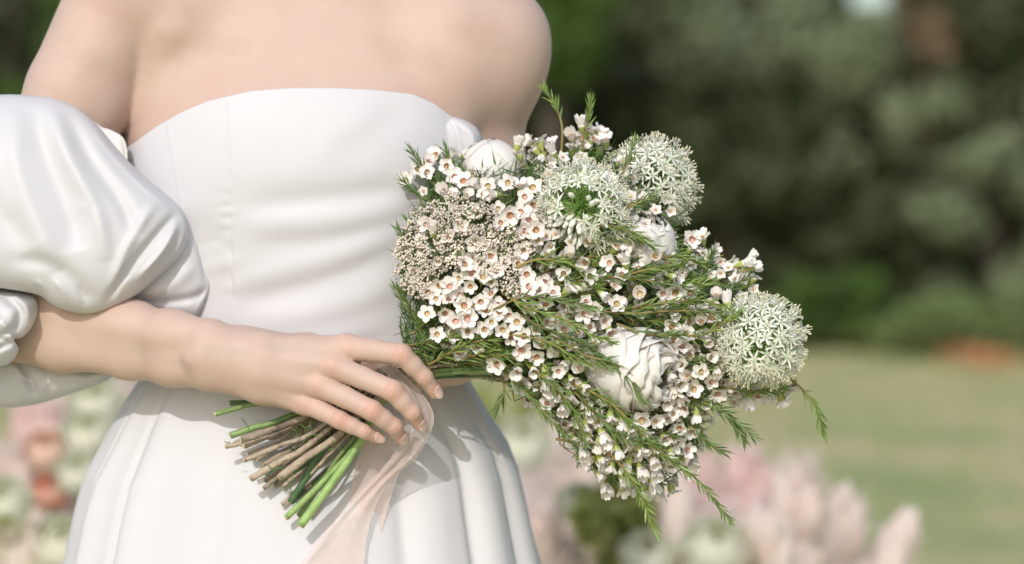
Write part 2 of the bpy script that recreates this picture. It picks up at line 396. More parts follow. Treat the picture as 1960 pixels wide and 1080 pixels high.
me.materials.append(M['skin']); me.validate()
body = link('body', me, person, ROOT)
# fingernails
for fi, (j, dors) in enumerate(zip(FG, [(.50, -.75, .35), (.46, -.80, .20), (.42, -.82, .18), (.25, -.93, .25)])):
    ax = nrm(j[3]-j[2]); n_ = np.array(dors); n_ = nrm(n_-ax*(n_@ax)); s_ = np.cross(ax, n_); r = FR[fi][5]*1.03
    nu, nv = 13, 13; V = []; att = []
    for a in range(nv):
        v = a/(nv-1)
        for b in range(nu):
            u = 2*b/(nu-1)-1; half = .95*(1-.35*max(0, (v-.7)/.3)**2)*(1-.12*(1-v))*math.sqrt(max(0, 1-(max(0, .22-v)/.22)**2*.75))
            ph = u*half; back = (1-math.cos(u*1.25))*.0016
            along = -.0062+.0118*v-(back if v > .5 else -back*.5)
            rr = r*(1+.02) if along < 0 else math.sqrt(max(r*r*1.05-along*along*.35, (r*.55)**2))
            rr += .0003 + (.00115*(-along/.006) if along < 0 else 0)
            V.append(j[3]+ax*along+rr*(n_*math.cos(ph)+s_*math.sin(ph))); att.append(1.0 if v > .9 else 0.0)
    F = [(a*nu+b, a*nu+b+1, (a+1)*nu+b+1, (a+1)*nu+b) for a in range(nv-1) for b in range(nu-1)]
    mb = MB(); mb.add(V, F); o = mb.build('fingernail', M['nail'], person, j[3])
    ta = o.data.attributes.new('blush', 'FLOAT', 'POINT'); ta.data.foreach_set('value', att)
    sm = o.modifiers.new('solid', 'SOLIDIFY'); sm.thickness = .0004
# hair: cap with a low bun
mb = MB()
for c, r in ((hc+np.array([0, .045, .045]), (.086, .088, .098)), (hc+np.array([0, .15, -.02]), (.045, .04, .045))):
    nu, nv = 40, 24; V = []
    for a in range(nv):
        t = math.pi*a/(nv-1)
        for b in range(nu):
            p = 2*math.pi*b/nu; k = 1+.015*math.sin(p*23+t*3)
            V.append(c+np.array([r[0]*math.sin(t)*math.cos(p)*k, r[1]*math.sin(t)*math.sin(p)*k, r[2]*math.cos(t)]))
    mb.add(V, [(a*nu+b, (a+1)*nu+b, (a+1)*nu+(b+1) % nu, a*nu+(b+1) % nu) for a in range(nv-1) for b in range(nu)])
hair = mb.build('hair', M['hair'], person, hc)
# ================================================================= DRESS
def stroke_disp(px, py, strokes):
    """relief of fabric folds: strokes = (polyline px, width px, amplitude m, side) side 0 = soft ridge, +1/-1 = overlapping edge"""
    out = np.zeros(px.shape)
    for pts, wd, amp, side in strokes:
        pl = spline(pts, 14); best = np.full(px.shape, 1e9); sg = np.zeros(px.shape); tt = np.zeros(px.shape)
        for i in range(len(pl)-1):
            a, b = pl[i], pl[i+1]; ab = b-a; L2 = ab@ab+1e-9
            t = np.clip(((px-a[0])*ab[0]+(py-a[1])*ab[1])/L2, 0, 1)
            dx, dy = px-a[0]-t*ab[0], py-a[1]-t*ab[1]; dd = np.hypot(dx, dy); m = dd < best
            best = np.where(m, dd, best); sg = np.where(m, np.sign(ab[0]*dy-ab[1]*dx), sg); tt = np.where(m, (i+t)/(len(pl)-1), tt)
        fade = np.clip(np.sin(np.pi*np.clip(tt, .0, 1))*1.6, 0, 1)**.7
        g = np.exp(-(best/wd)**2)
        if side: g = np.where(sg*side > 0, np.exp(-(best/(wd*1.3))**2), np.exp(-(best/(wd*.3))**2))
        out += amp*fade*g
    return out
def soften(D, n, wrap=True):
    for _ in range(n):
        D = (np.roll(D, 1, 1)+np.roll(D, -1, 1)+2*D)/4 if wrap else D
        Q = D.copy(); Q[1:-1] = (D[:-2]+D[2:]+2*D[1:-1])/4; D = Q
    return D
def world_to_px(p):
    r = p-CAM; d = r@CF; return 980+(r@CR)/(K*d), 540-(r@CU)/(K*d)
def grid_faces(nv, nu, wrap=False):
    m = nu if wrap else nu-1
    return [(i*nu+j, i*nu+(j+1) % nu, (i+1)*nu+(j+1) % nu, (i+1)*nu+j) for i in range(nv-1) for j in range(m)]
NECK = np.array([(150, 300), (236, 292), (252, 280), (300, 245), (350, 216), (400, 195), (480, 176), (560, 170), (640, 170), (720, 174), (790, 182), (830, 200), (870, 228), (905, 252), (935, 275), (1000, 300)])
nu, nv = 420, 220
th = np.linspace(0, 2*math.pi, nu, endpoint=False); z_bot = P(0, 728, -.08)[2]; G = np.zeros((nv, nu, 3))
for j in range(nu):
    # top edge height on this meridian
    z = P(0, 230, -.06)[2]
    for _ in range(6):
        p = torso_point(np.array(z), np.array(th[j]), .004); x_, y_ = world_to_px(p)
        py_t = np.interp(x_, NECK[:, 0], NECK[:, 1]) if math.sin(th[j]) > -.05 else 285
        z = z+(y_-py_t)*K*(DIST+.1)
    zz = np.linspace(z, z_bot, nv); G[:, j] = torso_point(zz, np.full(nv, th[j]), .004)
px_, py_ = world_to_px(G.reshape(-1, 3)); px_ = px_.reshape(nv, nu); py_ = py_.reshape(nv, nu)
bod_str = [
 ([(470, 395), (580, 385), (690, 372), (790, 352)], 26, -.0050, 0), ([(450, 430), (560, 425), (700, 415), (790, 395)], 24, .0032, 0),
 ([(480, 470), (600, 462), (700, 440), (800, 405)], 22, -.0034, 0), ([(440, 585), (540, 560), (650, 525), (780, 470)], 24, -.0045, 0),
 ([(430, 545), (540, 522), (660, 490), (770, 440)], 20, .0030, 0), ([(500, 620), (600, 600), (700, 570), (770, 530)], 22, .0034, 0),
 ([(380, 420), (420, 470), (415, 560), (390, 600)], 20, -.0030, 0), ([(375, 520), (430, 505), (470, 500)], 12, .0020, 0),
 ([(375, 470), (430, 455), (440, 450)], 9, -.0016, 0), ([(640, 300), (720, 250), (780, 200)], 30, -.0022, 0), ([(560, 330), (660, 260), (720, 200)], 30, .0015, 0),
 ([(845, 205), (865, 240), (880, 280)], 9, -.0028, 0), ([(250, 420), (330, 400), (420, 380)], 26, .0018, 0),
 ([(560, 690), (640, 668), (760, 640)], 16, -.0024, 0), ([(350, 640), (480, 655), (620, 650), (760, 610)], 20, .0016, 0)]
dsp = .62*soften(stroke_disp(px_, py_, bod_str), 12)
seam_x = np.interp(py_, [150, 190, 300, 450, 540, 730], [430, 432, 440, 443, 446, 452]); seam2 = np.interp(py_, [150, 300, 730], [812, 800, 760]); seam3 = np.interp(py_, [240, 400, 730], [318, 345, 365])
for sx, sk in ((seam_x, .0012), (seam3, .0004)): dsp -= sk*np.exp(-((px_-sx)/1.7)**2); dsp += .0005*np.exp(-((px_-sx-6)/4)**2)
dsp += .0004*np.sin(py_*.19+np.sin(py_*.031)*3)*np.exp(-((px_-seam_x+6)/12)**2)*np.clip((py_-340)/60, 0, 1)*np.clip((590-py_)/60, 0, 1)
front = (np.sin(th) > 0)[None, :]
hem_ = np.arange(nv)[:, None]*(py_[-1:]-py_[:1])/(nv-1); dsp -= .00012*np.exp(-((hem_-15)/1.8)**2)
outd = np.stack([np.cos(th)*.6, -np.abs(np.sin(th))*np.sign(np.sin(th)), 0*th], -1); outd /= np.linalg.norm(outd, axis=1, keepdims=True)
G = G+(np.where(front, dsp, 0))[..., None]*outd[None]
mb = MB(); mb.add(G.reshape(-1, 3), grid_faces(nv, nu, True))
bodice = mb.build('bodice', M['satin'], person, ROOT); s = bodice.modifiers.new('thickness', 'SOLIDIFY'); s.thickness = .0022; s.offset = 1

# skirt
SK = np.array([[700, 298, 884, -.064, -.235], [730, 272, 892, -.060, -.24], [770, 248, 915, -.056, -.25], [820, 222, 944, -.050, -.26], [870, 197, 975, -.044, -.27], [920, 172, 992, -.038, -.28],
               [1000, 152, 1008, -.030, -.30], [1080, 135, 1024, -.022, -.32], [1500, 20, 1130, .02, -.40], [2600, -230, 1400, .10, -.55], [2690, -250, 1420, .11, -.56]])
nu, nv = 900, 240
pys = np.concatenate([np.linspace(704, 1120, 170), np.linspace(1128, 2640, 70)]); nv = len(pys)
th = np.linspace(0, 2*math.pi, nu, endpoint=False); G = np.zeros((nv, nu, 3))
folds = [(.25, .10, .7), (.62, .09, .8), (.98, .10, .7), (1.30, .08, .45), (1.66, .12, .35), (2.28, .07, .9), (2.62, .06, .9), (2.98, .10, .6)]
folds += [(math.pi+.35+.42*i, .09, .9) for i in range(7)]
prof = np.zeros(nu)
for c0, wd, am in folds:
    dd = (th-c0+math.pi) % (2*math.pi)-math.pi
    prof += am*(1.1*np.exp(-(dd/wd)**2*.5) - .9*np.exp(-((dd-wd*1.5)/(wd*.5))**2))
for i, y in enumerate(pys):
    l, r, f, b = (np.interp(y, SK[:, 0], SK[:, k]) for k in (1, 2, 3, 4))
    L_, R_ = P(l, y, WC), P(r, y, WC); cx0 = (L_[0]+R_[0])/2; a = (R_[0]-L_[0])/2; zf = P(600, y, -.1)[2]
    yf, yb = P(600, y, f)[1], P(600, y, b)[1]; g = np.clip((y-712)/260, 0, 1)**1.1*.0075+np.clip((y-1080)/1500, 0, 1)*.03
    g += .0012*(y > 712)
    c, s_ = np.cos(th), np.sin(th); bb_ = np.where(s_ > 0, yc0-yf, yb-yc0)
    rad = g*(prof*(.8+.2*np.sin(y*.006+th*3)))
    G[i, :, 0] = cx0+(a+rad)*np.sign(c)*np.abs(c)**.87; G[i, :, 1] = yc0-(bb_+rad)*np.sign(s_)*np.abs(s_)**.87
    G[i, :, 2] = max(zf, .004)
mb = MB(); mb.add(G.reshape(-1, 3), grid_faces(nv, nu, True)); skirt = mb.build('skirt', M['satin'], person, ROOT)

def puff(name, center, outline, wmid, tf, tb, strokes, material, parent=person, nr=90, na=300, pw=2.2, wtilt=(0, 0), noise=.0):
    """puffed cloth volume: closed outline around a centre, front and back bulging, folds as relief"""
    oc = closed_spline(outline, na); kk = np.hanning(na//3); kk /= kk.sum(); hw_ = len(kk)//2
    os_ = np.stack([np.convolve(np.r_[oc[-hw_:, q], oc[:, q], oc[:hw_, q]], kk, 'same')[hw_:-hw_] for q in (0, 1)], 1); c = np.array(center, float); rs_ = np.linspace(0, 1, nr)**.72; V = []
    rr = rs_[:, None]; X_, Y_ = (c[q]+((os_[:, q]-c[q])[None]*(1-rr**2.5)+(oc[:, q]-c[q])[None]*rr**2.5)*rr for q in (0, 1))
    h = np.clip(1-rr**pw, 0, 1)**.5+0*X_
    dsp = .78*soften(stroke_disp(X_, Y_, strokes), 3)*np.clip((1-rr)*7, 0, 1)**.6
    if noise: dsp = dsp+noise*(np.sin(X_*.045+Y_*.02)+np.sin(Y_*.05-X_*.03+1.7))*(1-rr**4)
    for sgn, T, dz in ((1, tf, dsp), (-1, tb, -dsp*.3)):
        W_ = wmid+wtilt[0]*(X_-c[0])+wtilt[1]*(Y_-c[1])+sgn*T*h+dz
        D_ = DIST-W_; pos = CAM+CF*D_[..., None]+CR*((X_-980)*K*D_)[..., None]+CU*((540-Y_)*K*D_)[..., None]
        V.append(pos.reshape(-1, 3))
    F1 = grid_faces(nr, na, True); off = nr*na
    F2 = [tuple(i+off for i in f[::-1]) for f in F1]
    mb = MB(); mb.add(np.vstack(V), F1+F2)
    o = mb.build(name, material, parent, ROOT)
    md = o.modifiers.new('weld', 'WELD'); md.merge_threshold = .0003
    return o
puff('sleeve', (170, 395), [(-170, 215), (-60, 188), (10, 181), (70, 184), (108, 190), (150, 208), (185, 238), (222, 282), (262, 325), (303, 360), (334, 386), (352, 408),
     (362, 438), (358, 470), (338, 500), (292, 542), (240, 578), (190, 598), (150, 600), (105, 587), (75, 566), (30, 556), (-60, 545), (-190, 540), (-230, 380)], -.050, .046, .075,
     [([(60, 200), (90, 300), (130, 400), (150, 480)], 22, -.007, 0), ([(125, 205), (170, 300), (230, 385), (262, 460)], 15, -.006, 0), ([(92, 200), (130, 300), (182, 400), (205, 500)], 17, .007, 0),
      ([(20, 205), (30, 320), (70, 430), (110, 520)], 24, .007, 0), ([(345, 400), (290, 462), (235, 532), (200, 590)], 8, -.008, 0), ([(342, 425), (312, 480), (262, 540)], 8, .008, 0),
      ([(350, 405), (355, 440), (338, 488), (290, 542)], 6, .007, 0), ([(190, 598), (150, 545), (90, 505), (10, 495)], 17, -.006, 0), ([(-50, 300), (0, 400), (50, 480)], 26, -.006, 0),
      ([(160, 215), (215, 290), (275, 355), (330, 398)], 8, .004, 0), ([(132, 592), (122, 562), (104, 536)], 5, .003, 0), ([(162, 598), (160, 570), (150, 545)], 5, -.003, 0), ([(90, 575), (84, 552), (66, 535)], 5, .003, 0),
      ([(222, 580), (228, 556), (244, 530)], 5, .003, 0), ([(300, 385), (262, 440), (232, 500), (216, 560)], 10, .005, 0), ([(-20, 240), (-10, 330), (20, 420)], 18, .005, 0)], M['satin'], wtilt=(-.00003, .00006), pw=3.0)
puff('sleeve_fold', (330, 510), [(300, 400), (345, 392), (368, 425), (388, 470), (399, 515), (404, 548), (392, 578), (372, 607), (330, 600), (285, 588), (240, 580), (250, 540), (270, 470)], -.066, .020, .02,
     [([(368, 425), (385, 490), (398, 545)], 6, -.004, 0), ([(240, 575), (300, 580), (370, 570), (400, 552)], 9, -.005, 0), ([(270, 560), (330, 545), (375, 500)], 14, .004, 0), ([(372, 605), (392, 575), (403, 548)], 5, .004, 0)], M['satin'], nr=50)
puff('sleeve_lining', (213, 282), [(170, 228), (195, 243), (215, 250), (236, 264), (244, 290), (243, 320), (236, 335), (215, 318), (190, 280)], -.070, .006, .01,
     [([(233, 262), (240, 290), (241, 330)], 3, -.002, 0), ([(200, 246), (215, 290), (225, 325)], 5, .0015, 0)], M['lining'], nr=24, na=100)
puff('sleeve_cuff', (5, 610), [(-200, 545), (-60, 548), (10, 556), (50, 562), (70, 572), (73, 598), (62, 626), (44, 645), (26, 652), (36, 668), (24, 690), (0, 702), (-90, 715), (-200, 700)], -.060, .042, .05,
     [([(20, 560), (52, 590), (55, 625), (30, 650)], 7, .006, 0), ([(0, 565), (35, 590), (30, 625), (-10, 650)], 8, -.008, 0), ([(-20, 600), (10, 625), (30, 650)], 7, .005, 0),
      ([(-30, 680), (0, 665), (30, 655)], 7, -.007, 0), ([(-30, 640), (0, 650), (26, 654)], 5, -.005, 0), ([(-60, 560), (-20, 600), (-20, 640)], 10, .006, 0), ([(36, 566), (66, 585), (60, 620)], 5, -.004, 0)], M['satin'], nr=60)
puff('sleeve_drape', (60, 728), [(-200, 690), (-60, 672), (20, 668), (80, 676), (150, 692), (215, 708), (222, 716), (190, 735), (130, 756), (70, 774), (20, 780), (-60, 776), (-200, 760)], -.120, .026, .03,
     [([(20, 690), (40, 725), (52, 770)], 7, .006, 0), ([(40, 690), (60, 730), (75, 765)], 7, -.006, 0), ([(110, 690), (90, 730), (60, 770)], 8, .004, 0), ([(-30, 700), (10, 730), (20, 770)], 10, -.004, 0), ([(130, 750), (170, 725), (215, 712)], 8, .003, 0)], M['satin'], nr=50)
puff('sleeve_right', (895, 258), [(830, 215), (862, 222), (893, 232), (915, 248), (923, 270), (920, 300), (890, 320), (850, 300), (835, 260)], -.085, .018, .03,
     [([(850, 222), (875, 250), (880, 300)], 6, -.004, 0), ([(880, 230), (905, 260), (905, 300)], 7, .003, 0)], M['satin'], nr=30, na=120)

# ================================================================= BOUQUET
BIND = P(775, 712, -.030)
bouquet = empty('bouquet', BIND)
tag(bouquet, 'loose bridal bouquet of wax flowers, white alliums, peonies and needle foliage held at the waist', 'bouquet')
# --- stems: cut end (px,py,w) -> point under the hand, radius mm, kind
ST = [((412, 793, -.010), (500, 772, -.022), 2.1, 'g'), ((440, 772, -.028), (520, 765, -.032), 2.2, 'd'),
 ((441, 834, -.020), (540, 803, -.024), 2.8, 'g'), ((462, 842, -.008), (572, 803, -.014), 2.9, 'w'), ((432, 855, -.024), (492, 837, -.026), 1.9, 'w'),
 ((468, 854, -.022), (550, 824, -.024), 2.4, 'w'), ((468, 881, -.008), (608, 822, -.012), 2.0, 'w'), ((475, 870, -.028), (565, 838, -.028), 2.0, 'w'),
 ((480, 917, -.012), (600, 845, -.016), 2.7, 'w'), ((507, 921, -.026), (570, 872, -.026), 1.9, 'w'), ((505, 935, -.022), (560, 885, -.024), 1.8, 'w'),
 ((536, 914, -.002), (644, 836, -.010), 3.1, 'w'), ((540, 966, -.028), (600, 905, -.026), 1.6, 'w'), ((556, 962, -.020), (615, 870, -.018), 2.7, 'd'),
 ((549, 990, -.016), (686, 846, -.012), 2.5, 'g'), ((572, 988, -.026), (663, 855, -.024), 2.2, 'g'), ((575, 1006, -.006), (692, 844, -.010), 3.4, 'g'),
 ((597, 990, -.030), (650, 910, -.030), 1.3, 'w'), ((594, 908, -.018), (642, 850, -.018), 1.5, 'w'), ((612, 890, -.014), (638, 862, -.016), 1.3, 'w'),
 ((560, 905, -.032), (640, 850, -.032), 2.4, 'd'), ((505, 890, -.036), (600, 838, -.034), 2.2, 'w'), ((598, 930, -.030), (668, 856, -.030), 2.0, 'd')]
for k_ in range(12):
    t_ = rng.random(); ex_, ey_ = 470+110*t_+rng.normal()*8, 868+105*t_+rng.normal()*8
    ST.append(((ex_, ey_, -.030-.008*rng.random()), (ex_+95, ey_-62-30*t_, -.032), rng.uniform(1.4, 2.3), 'wwwd'[k_ % 4]))
exits = [(960, 694), (1000, 716), (930, 685), (960, 706), (1010, 700), (950, 672), (990, 708), (1000, 690), (900, 660), (960, 712), (1050, 690), (1000, 680)]
for i, (e, g, r, kd) in enumerate(ST):
    a, b = P(*e), P(*g)
    bx = BIND+np.array([rng.uniform(-.004, .004), rng.uniform(-.010, .008), rng.uniform(-.013, .012)])
    ex = exits[i % len(exits)]; c = P(ex[0], ex[1], (.002 if kd == 'g' else -.018)+rng.uniform(-.012, .006))
    pts = spline([a, a*.5+b*.5+rng.normal(size=3)*.0006, b, bx, c], 34); r *= .001
    mb = MB(); mk = {'w': 'wood_stem', 'g': 'green_stem', 'd': 'dark_stem'}[kd]
    kn = 1+(.10*np.exp(-((np.arange(34) % 11-5)/1.2)**2) if kd == 'w' else 0)
    tube(mb, pts, r*np.linspace(1.06, .75, 34)*kn, 12, 0, True, .10 if kd == 'w' else .02)
    st = mb.build('stem', M[mk], bouquet, a)
    # cut face, a shallow disc proud of the end
    mb = MB(); dr = nrm(pts[0]-pts[1]); d_, s_, u_ = frame(dr); cut = (rng.normal(size=2))*.25
    V = [pts[0]+dr*.0009]+[pts[0]+dr*.0006+(s_*math.cos(t)+u_*math.sin(t))*r*.90+dr*r*(cut[0]*math.cos(t)+cut[1]*math.sin(t)) for t in np.linspace(0, 2*math.pi, 12, endpoint=False)]
    V += [pts[0]-dr*.001+(s_*math.cos(t)+u_*math.sin(t))*r*1.02 for t in np.linspace(0, 2*math.pi, 12, endpoint=False)]
    mb.add(V, [(0, 1+k, 1+(k+1) % 12) for k in range(12)]+[(1+k, 13+k, 13+(k+1) % 12, 1+(k+1) % 12) for k in range(12)])
    mb.build('cut_end', M['cut_end'], st, a)

# --- shape of the flower head
OUT = np.array([(765, 640), (772, 560), (765, 480), (788, 400), (795, 320), (835, 292), (900, 288), (940, 282), (1000, 285), (1060, 278), (1115, 250), (1160, 262), (1230, 262), (1290, 300), (1312, 370), (1290, 450),
  (1330, 470), (1420, 500), (1440, 540), (1520, 590), (1532, 690), (1500, 745), (1440, 755), (1370, 790), (1330, 850), (1280, 925), (1230, 930), (1150, 915), (1105, 870), (1070, 800), (1010, 760), (945, 722), (880, 700), (800, 690)], float)
def inside(x, y, poly=OUT):
    c = False; j = len(poly)-1
    for i in range(len(poly)):
        if (poly[i][1] > y) != (poly[j][1] > y) and x < (poly[j][0]-poly[i][0])*(y-poly[i][1])/(poly[j][1]-poly[i][1])+poly[i][0]: c = not c
        j = i
    return c
def edge_dist(x, y):
    a = OUT; b = np.roll(OUT, -1, 0); ab = b-a; t = np.clip(((x-a[:, 0])*ab[:, 0]+(y-a[:, 1])*ab[:, 1])/(ab**2).sum(1), 0, 1)
    return np.min(np.hypot(x-a[:, 0]-t*ab[:, 0], y-a[:, 1]-t*ab[:, 1]))
def wf(x, y):
    """front surface depth of the flower head"""
    e = min(1, edge_dist(x, y)/110) if inside(x, y) else 0
    return -.028+.052*math.sqrt(1-(1-e)**2)-.00030*max(0, 430-y)-.00004*max(0, x-1100)
MIDL = [BIND, P(900, 640, -.01), P(1050, 600, -.02), P(1200, 590, -.03), P(1330, 600, -.03)]
def axis_near(p):
    q = spline(MIDL, 20); return q[np.argmin(np.linalg.norm(q-p, axis=1))]

# dark inner foliage: thousands of needles and fine twigs, uncountable
mb = MB(); n = 0
while n < 9500:
    x, y = rng.uniform(750, 1545), rng.uniform(250, 950)
    if not inside(x, y): continue
    e = edge_dist(x, y)
    if y < 420 and e < 28 or x > 1340 and e < 22: continue
    wv = wf(x, y)-.004-rng.uniform(0, .065)*min(1, e/60)
    p = P(x, y, wv); ax = nrm(p-BIND); d = ax+rng.normal(size=3)*.55
    needle(mb, p-nrm(d)*.008, d, rng.uniform(.012, .024), rng.uniform(.0010, .0017)); n += 1
for k in range(160):
    x, y = rng.uniform(800, 1500), rng.uniform(300, 900)
    if not inside(x, y): continue
    p = P(x, y, wf(x, y)-.012-rng.uniform(0, .03)); m_ = P(900, 668, -.03)*.75+p*.25+rng.normal(size=3)*.007
    tube(mb, spline([BIND+np.array([0, .006, 0])+rng.normal(size=3)*.005, m_, p], 8), [.0012, .0007], 5, 1, False)
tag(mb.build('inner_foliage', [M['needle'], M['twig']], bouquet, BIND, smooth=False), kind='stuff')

# --- leafy sprigs
def sprig(pts, lit=False, L=.017, gap=.0032, twr=.0009, tipm=1.0, start=0.0, spread=.62):
    q = spline([P(*p) for p in pts], 40); seg = np.linalg.norm(np.diff(q, axis=0), axis=1); cum = np.r_[0, np.cumsum(seg)]
    mb = MB(); tube(mb, q, [twr*1.25, twr, twr*.5], 6, 0, True)
    o = mb.build('leafy_sprig', M['twig'], bouquet, q[0])
    mb = MB(); s = cum[-1]*start+.002; ang = rng.uniform(0, 6)
    while s < cum[-1]:
        i = min(np.searchsorted(cum, s), 39); p = q[i-1]+(q[i]-q[i-1])*((s-cum[i-1])/(seg[i-1]+1e-9)); t = nrm(q[min(i+1, 39)]-q[max(i-1, 0)])
        d_, a_, b_ = frame(t, (0, 1, .2)); fr = s/cum[-1]
        for k in range(2):
            an = ang+k*math.pi+rng.normal()*.3; sp = (spread+rng.normal()*.12)*(1-.45*fr)
            d = t*math.cos(sp)+(a_*math.cos(an)+b_*math.sin(an))*math.sin(sp)
            needle(mb, p, d, L*(1-.35*fr*tipm)*rng.uniform(.75, 1.2), .00155, .22)
        ang += 1.9; s += gap*rng.uniform(.7, 1.3)*(1-.3*fr)
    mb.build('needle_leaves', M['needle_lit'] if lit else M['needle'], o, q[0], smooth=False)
SP = [([(1074, 300, -.05), (1076, 245, -.05), (1064, 205, -.052), (1042, 172, -.054)], 1, .5), ([(1105, 300, -.05), (1122, 250, -.05), (1130, 190, -.052)], 1, .45),
 ([(1185, 345, .01), (1205, 300, .012), (1216, 268, .01)], 0, .1), ([(1198, 397, .025), (1225, 388, .028), (1248, 378, .026)], 0, .1),
 ([(980, 515, .03), (1030, 497, .034), (1090, 505, .034), (1140, 540, .032)], 1, .2), ([(930, 600, .03), (1000, 570, .036), (1070, 575, .038), (1135, 590, .038)], 0, .3),
 ([(960, 560, .03), (1010, 590, .04), (1075, 610, .042), (1130, 640, .042), (1175, 655, .040)], 1, .1), ([(990, 600, .03), (1040, 628, .04), (1100, 650, .04), (1160, 690, .045)], 0, .1),
 ([(975, 640, .03), (1050, 655, .042), (1110, 690, .046), (1180, 705, .048), (1215, 735, .05)], 1, .1), ([(1050, 640, .03), (1120, 680, .046), (1180, 700, .05), (1230, 765, .052)], 0, .2),
 ([(1120, 590, .025), (1200, 600, .03), (1290, 595, .032), (1360, 600, .032), (1410, 612, .030)], 0, .0), ([(1150, 600, .025), (1240, 585, .032), (1330, 575, .03), (1390, 590, .03)], 1, .1),
 ([(1160, 545, .02), (1230, 518, .026), (1300, 510, .022)], 1, .1), ([(1090, 540, .025), (1180, 530, .03), (1280, 545, .03), (1340, 560, .026)], 0, .1),
 ([(1110, 470, .02), (1180, 455, .026), (1240, 460, .026)], 0, .1), ([(1140, 430, .03), (1200, 440, .034), (1250, 470, .03)], 1, .2),
 ([(1060, 720, .02), (1150, 760, .036), (1210, 810, .036), (1270, 870, .030), (1340, 925, .026), (1395, 995, .022)], 1, .05), ([(1150, 850, .02), (1200, 905, .022), (1230, 955, .02), (1255, 1020, .016)], 1, .25),
 ([(1250, 740, .0), (1330, 765, .006), (1400, 800, .006), (1442, 835, .004)], 0, .0), ([(1240, 770, -.005), (1310, 800, .0), (1350, 845, .0), (1388, 866, .0)], 0, .1),
 ([(1270, 730, -.005), (1340, 755, .0), (1390, 790, .0), (1425, 845, .0)], 0, .0), ([(1500, 715, .0), (1535, 745, .0), (1562, 780, .0), (1578, 828, .0)], 1, .25),
 ([(1010, 700, .02), (1060, 740, .034), (1100, 790, .034), (1120, 850, .03)], 0, .1), ([(1090, 740, .02), (1150, 800, .034), (1200, 840, .034), (1260, 850, .03)], 0, .1),
 ([(940, 690, .0), (1000, 745, .012), (1050, 800, .014), (1080, 830, .014)], 0, .2), ([(960, 720, .0), (965, 750, .002), (950, 785, .0)], 0, .3),
 ([(820, 650, .0), (795, 610, .002), (772, 560, .0)], 0, .0), ([(820, 640, .0), (785, 600, .0), (757, 550, -.004)], 0, .1), ([(830, 630, -.006), (800, 560, -.008), (775, 500, -.01)], 0, .0),
 ([(820, 560, -.006), (800, 480, -.008), (782, 420, -.012)], 0, .1), ([(860, 420, -.012), (810, 380, -.02), (775, 350, -.022)], 0, .2), ([(850, 380, -.02), (815, 330, -.026), (788, 290, -.028)], 0, .2),
 ([(880, 360, -.02), (865, 320, -.028), (852, 285, -.03)], 0, .2), ([(810, 520, -.005), (780, 470, -.008), (762, 440, -.01)], 0, .2), ([(800, 660, .004), (830, 640, .01), (870, 640, .016), (930, 660, .02)], 1, .0),
 ([(790, 640, .0), (830, 600, .01), (850, 560, .014)], 1, .1), ([(880, 480, .016), (905, 450, .018), (915, 400, .014)], 0, .2), ([(1380, 740, .0), (1440, 750, .004), (1500, 745, .004)], 0, .2),
 ([(1330, 600, .02), (1390, 560, .0), (1430, 530, -.006)], 0, .0), ([(1300, 560, .01), (1350, 520, -.004), (1365, 480, -.01)], 0, .1), ([(870, 690, .0), (930, 700, .008), (1000, 705, .01)], 0, .0),
 ([(1250, 500, .01), (1290, 490, .012), (1335, 500, .008)], 1, .1), ([(1180, 620, .03), (1240, 640, .036), (1310, 640, .036)], 0, .1), ([(1300, 640, .02), (1350, 640, .03), (1410, 600, .034)], 1, .1)]
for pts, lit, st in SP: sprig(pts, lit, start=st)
for k in range(40):
    while True:
        x, y = rng.uniform(790, 1470), rng.uniform(330, 900)
        if inside(x, y) and edge_dist(x, y) > 30 and not (y < 480 and 1000 < x < 1330) and (x > 1010 or y > 600) and math.hypot(x-1215, y-705) > 90 and math.hypot(x-1450, y-655) > 105: break
    an = math.atan2(y-700, x-780)+rng.normal()*.45; L = rng.uniform(70, 130); b = (x-L*math.cos(an), y-L*math.sin(an)); w0 = wf(x, y)+rng.uniform(-.004, .009)
    sprig([(b[0], b[1], w0-.012), ((x+b[0])/2, (y+b[1])/2, w0-.002), (x, y, w0)], k % 2, start=.1)

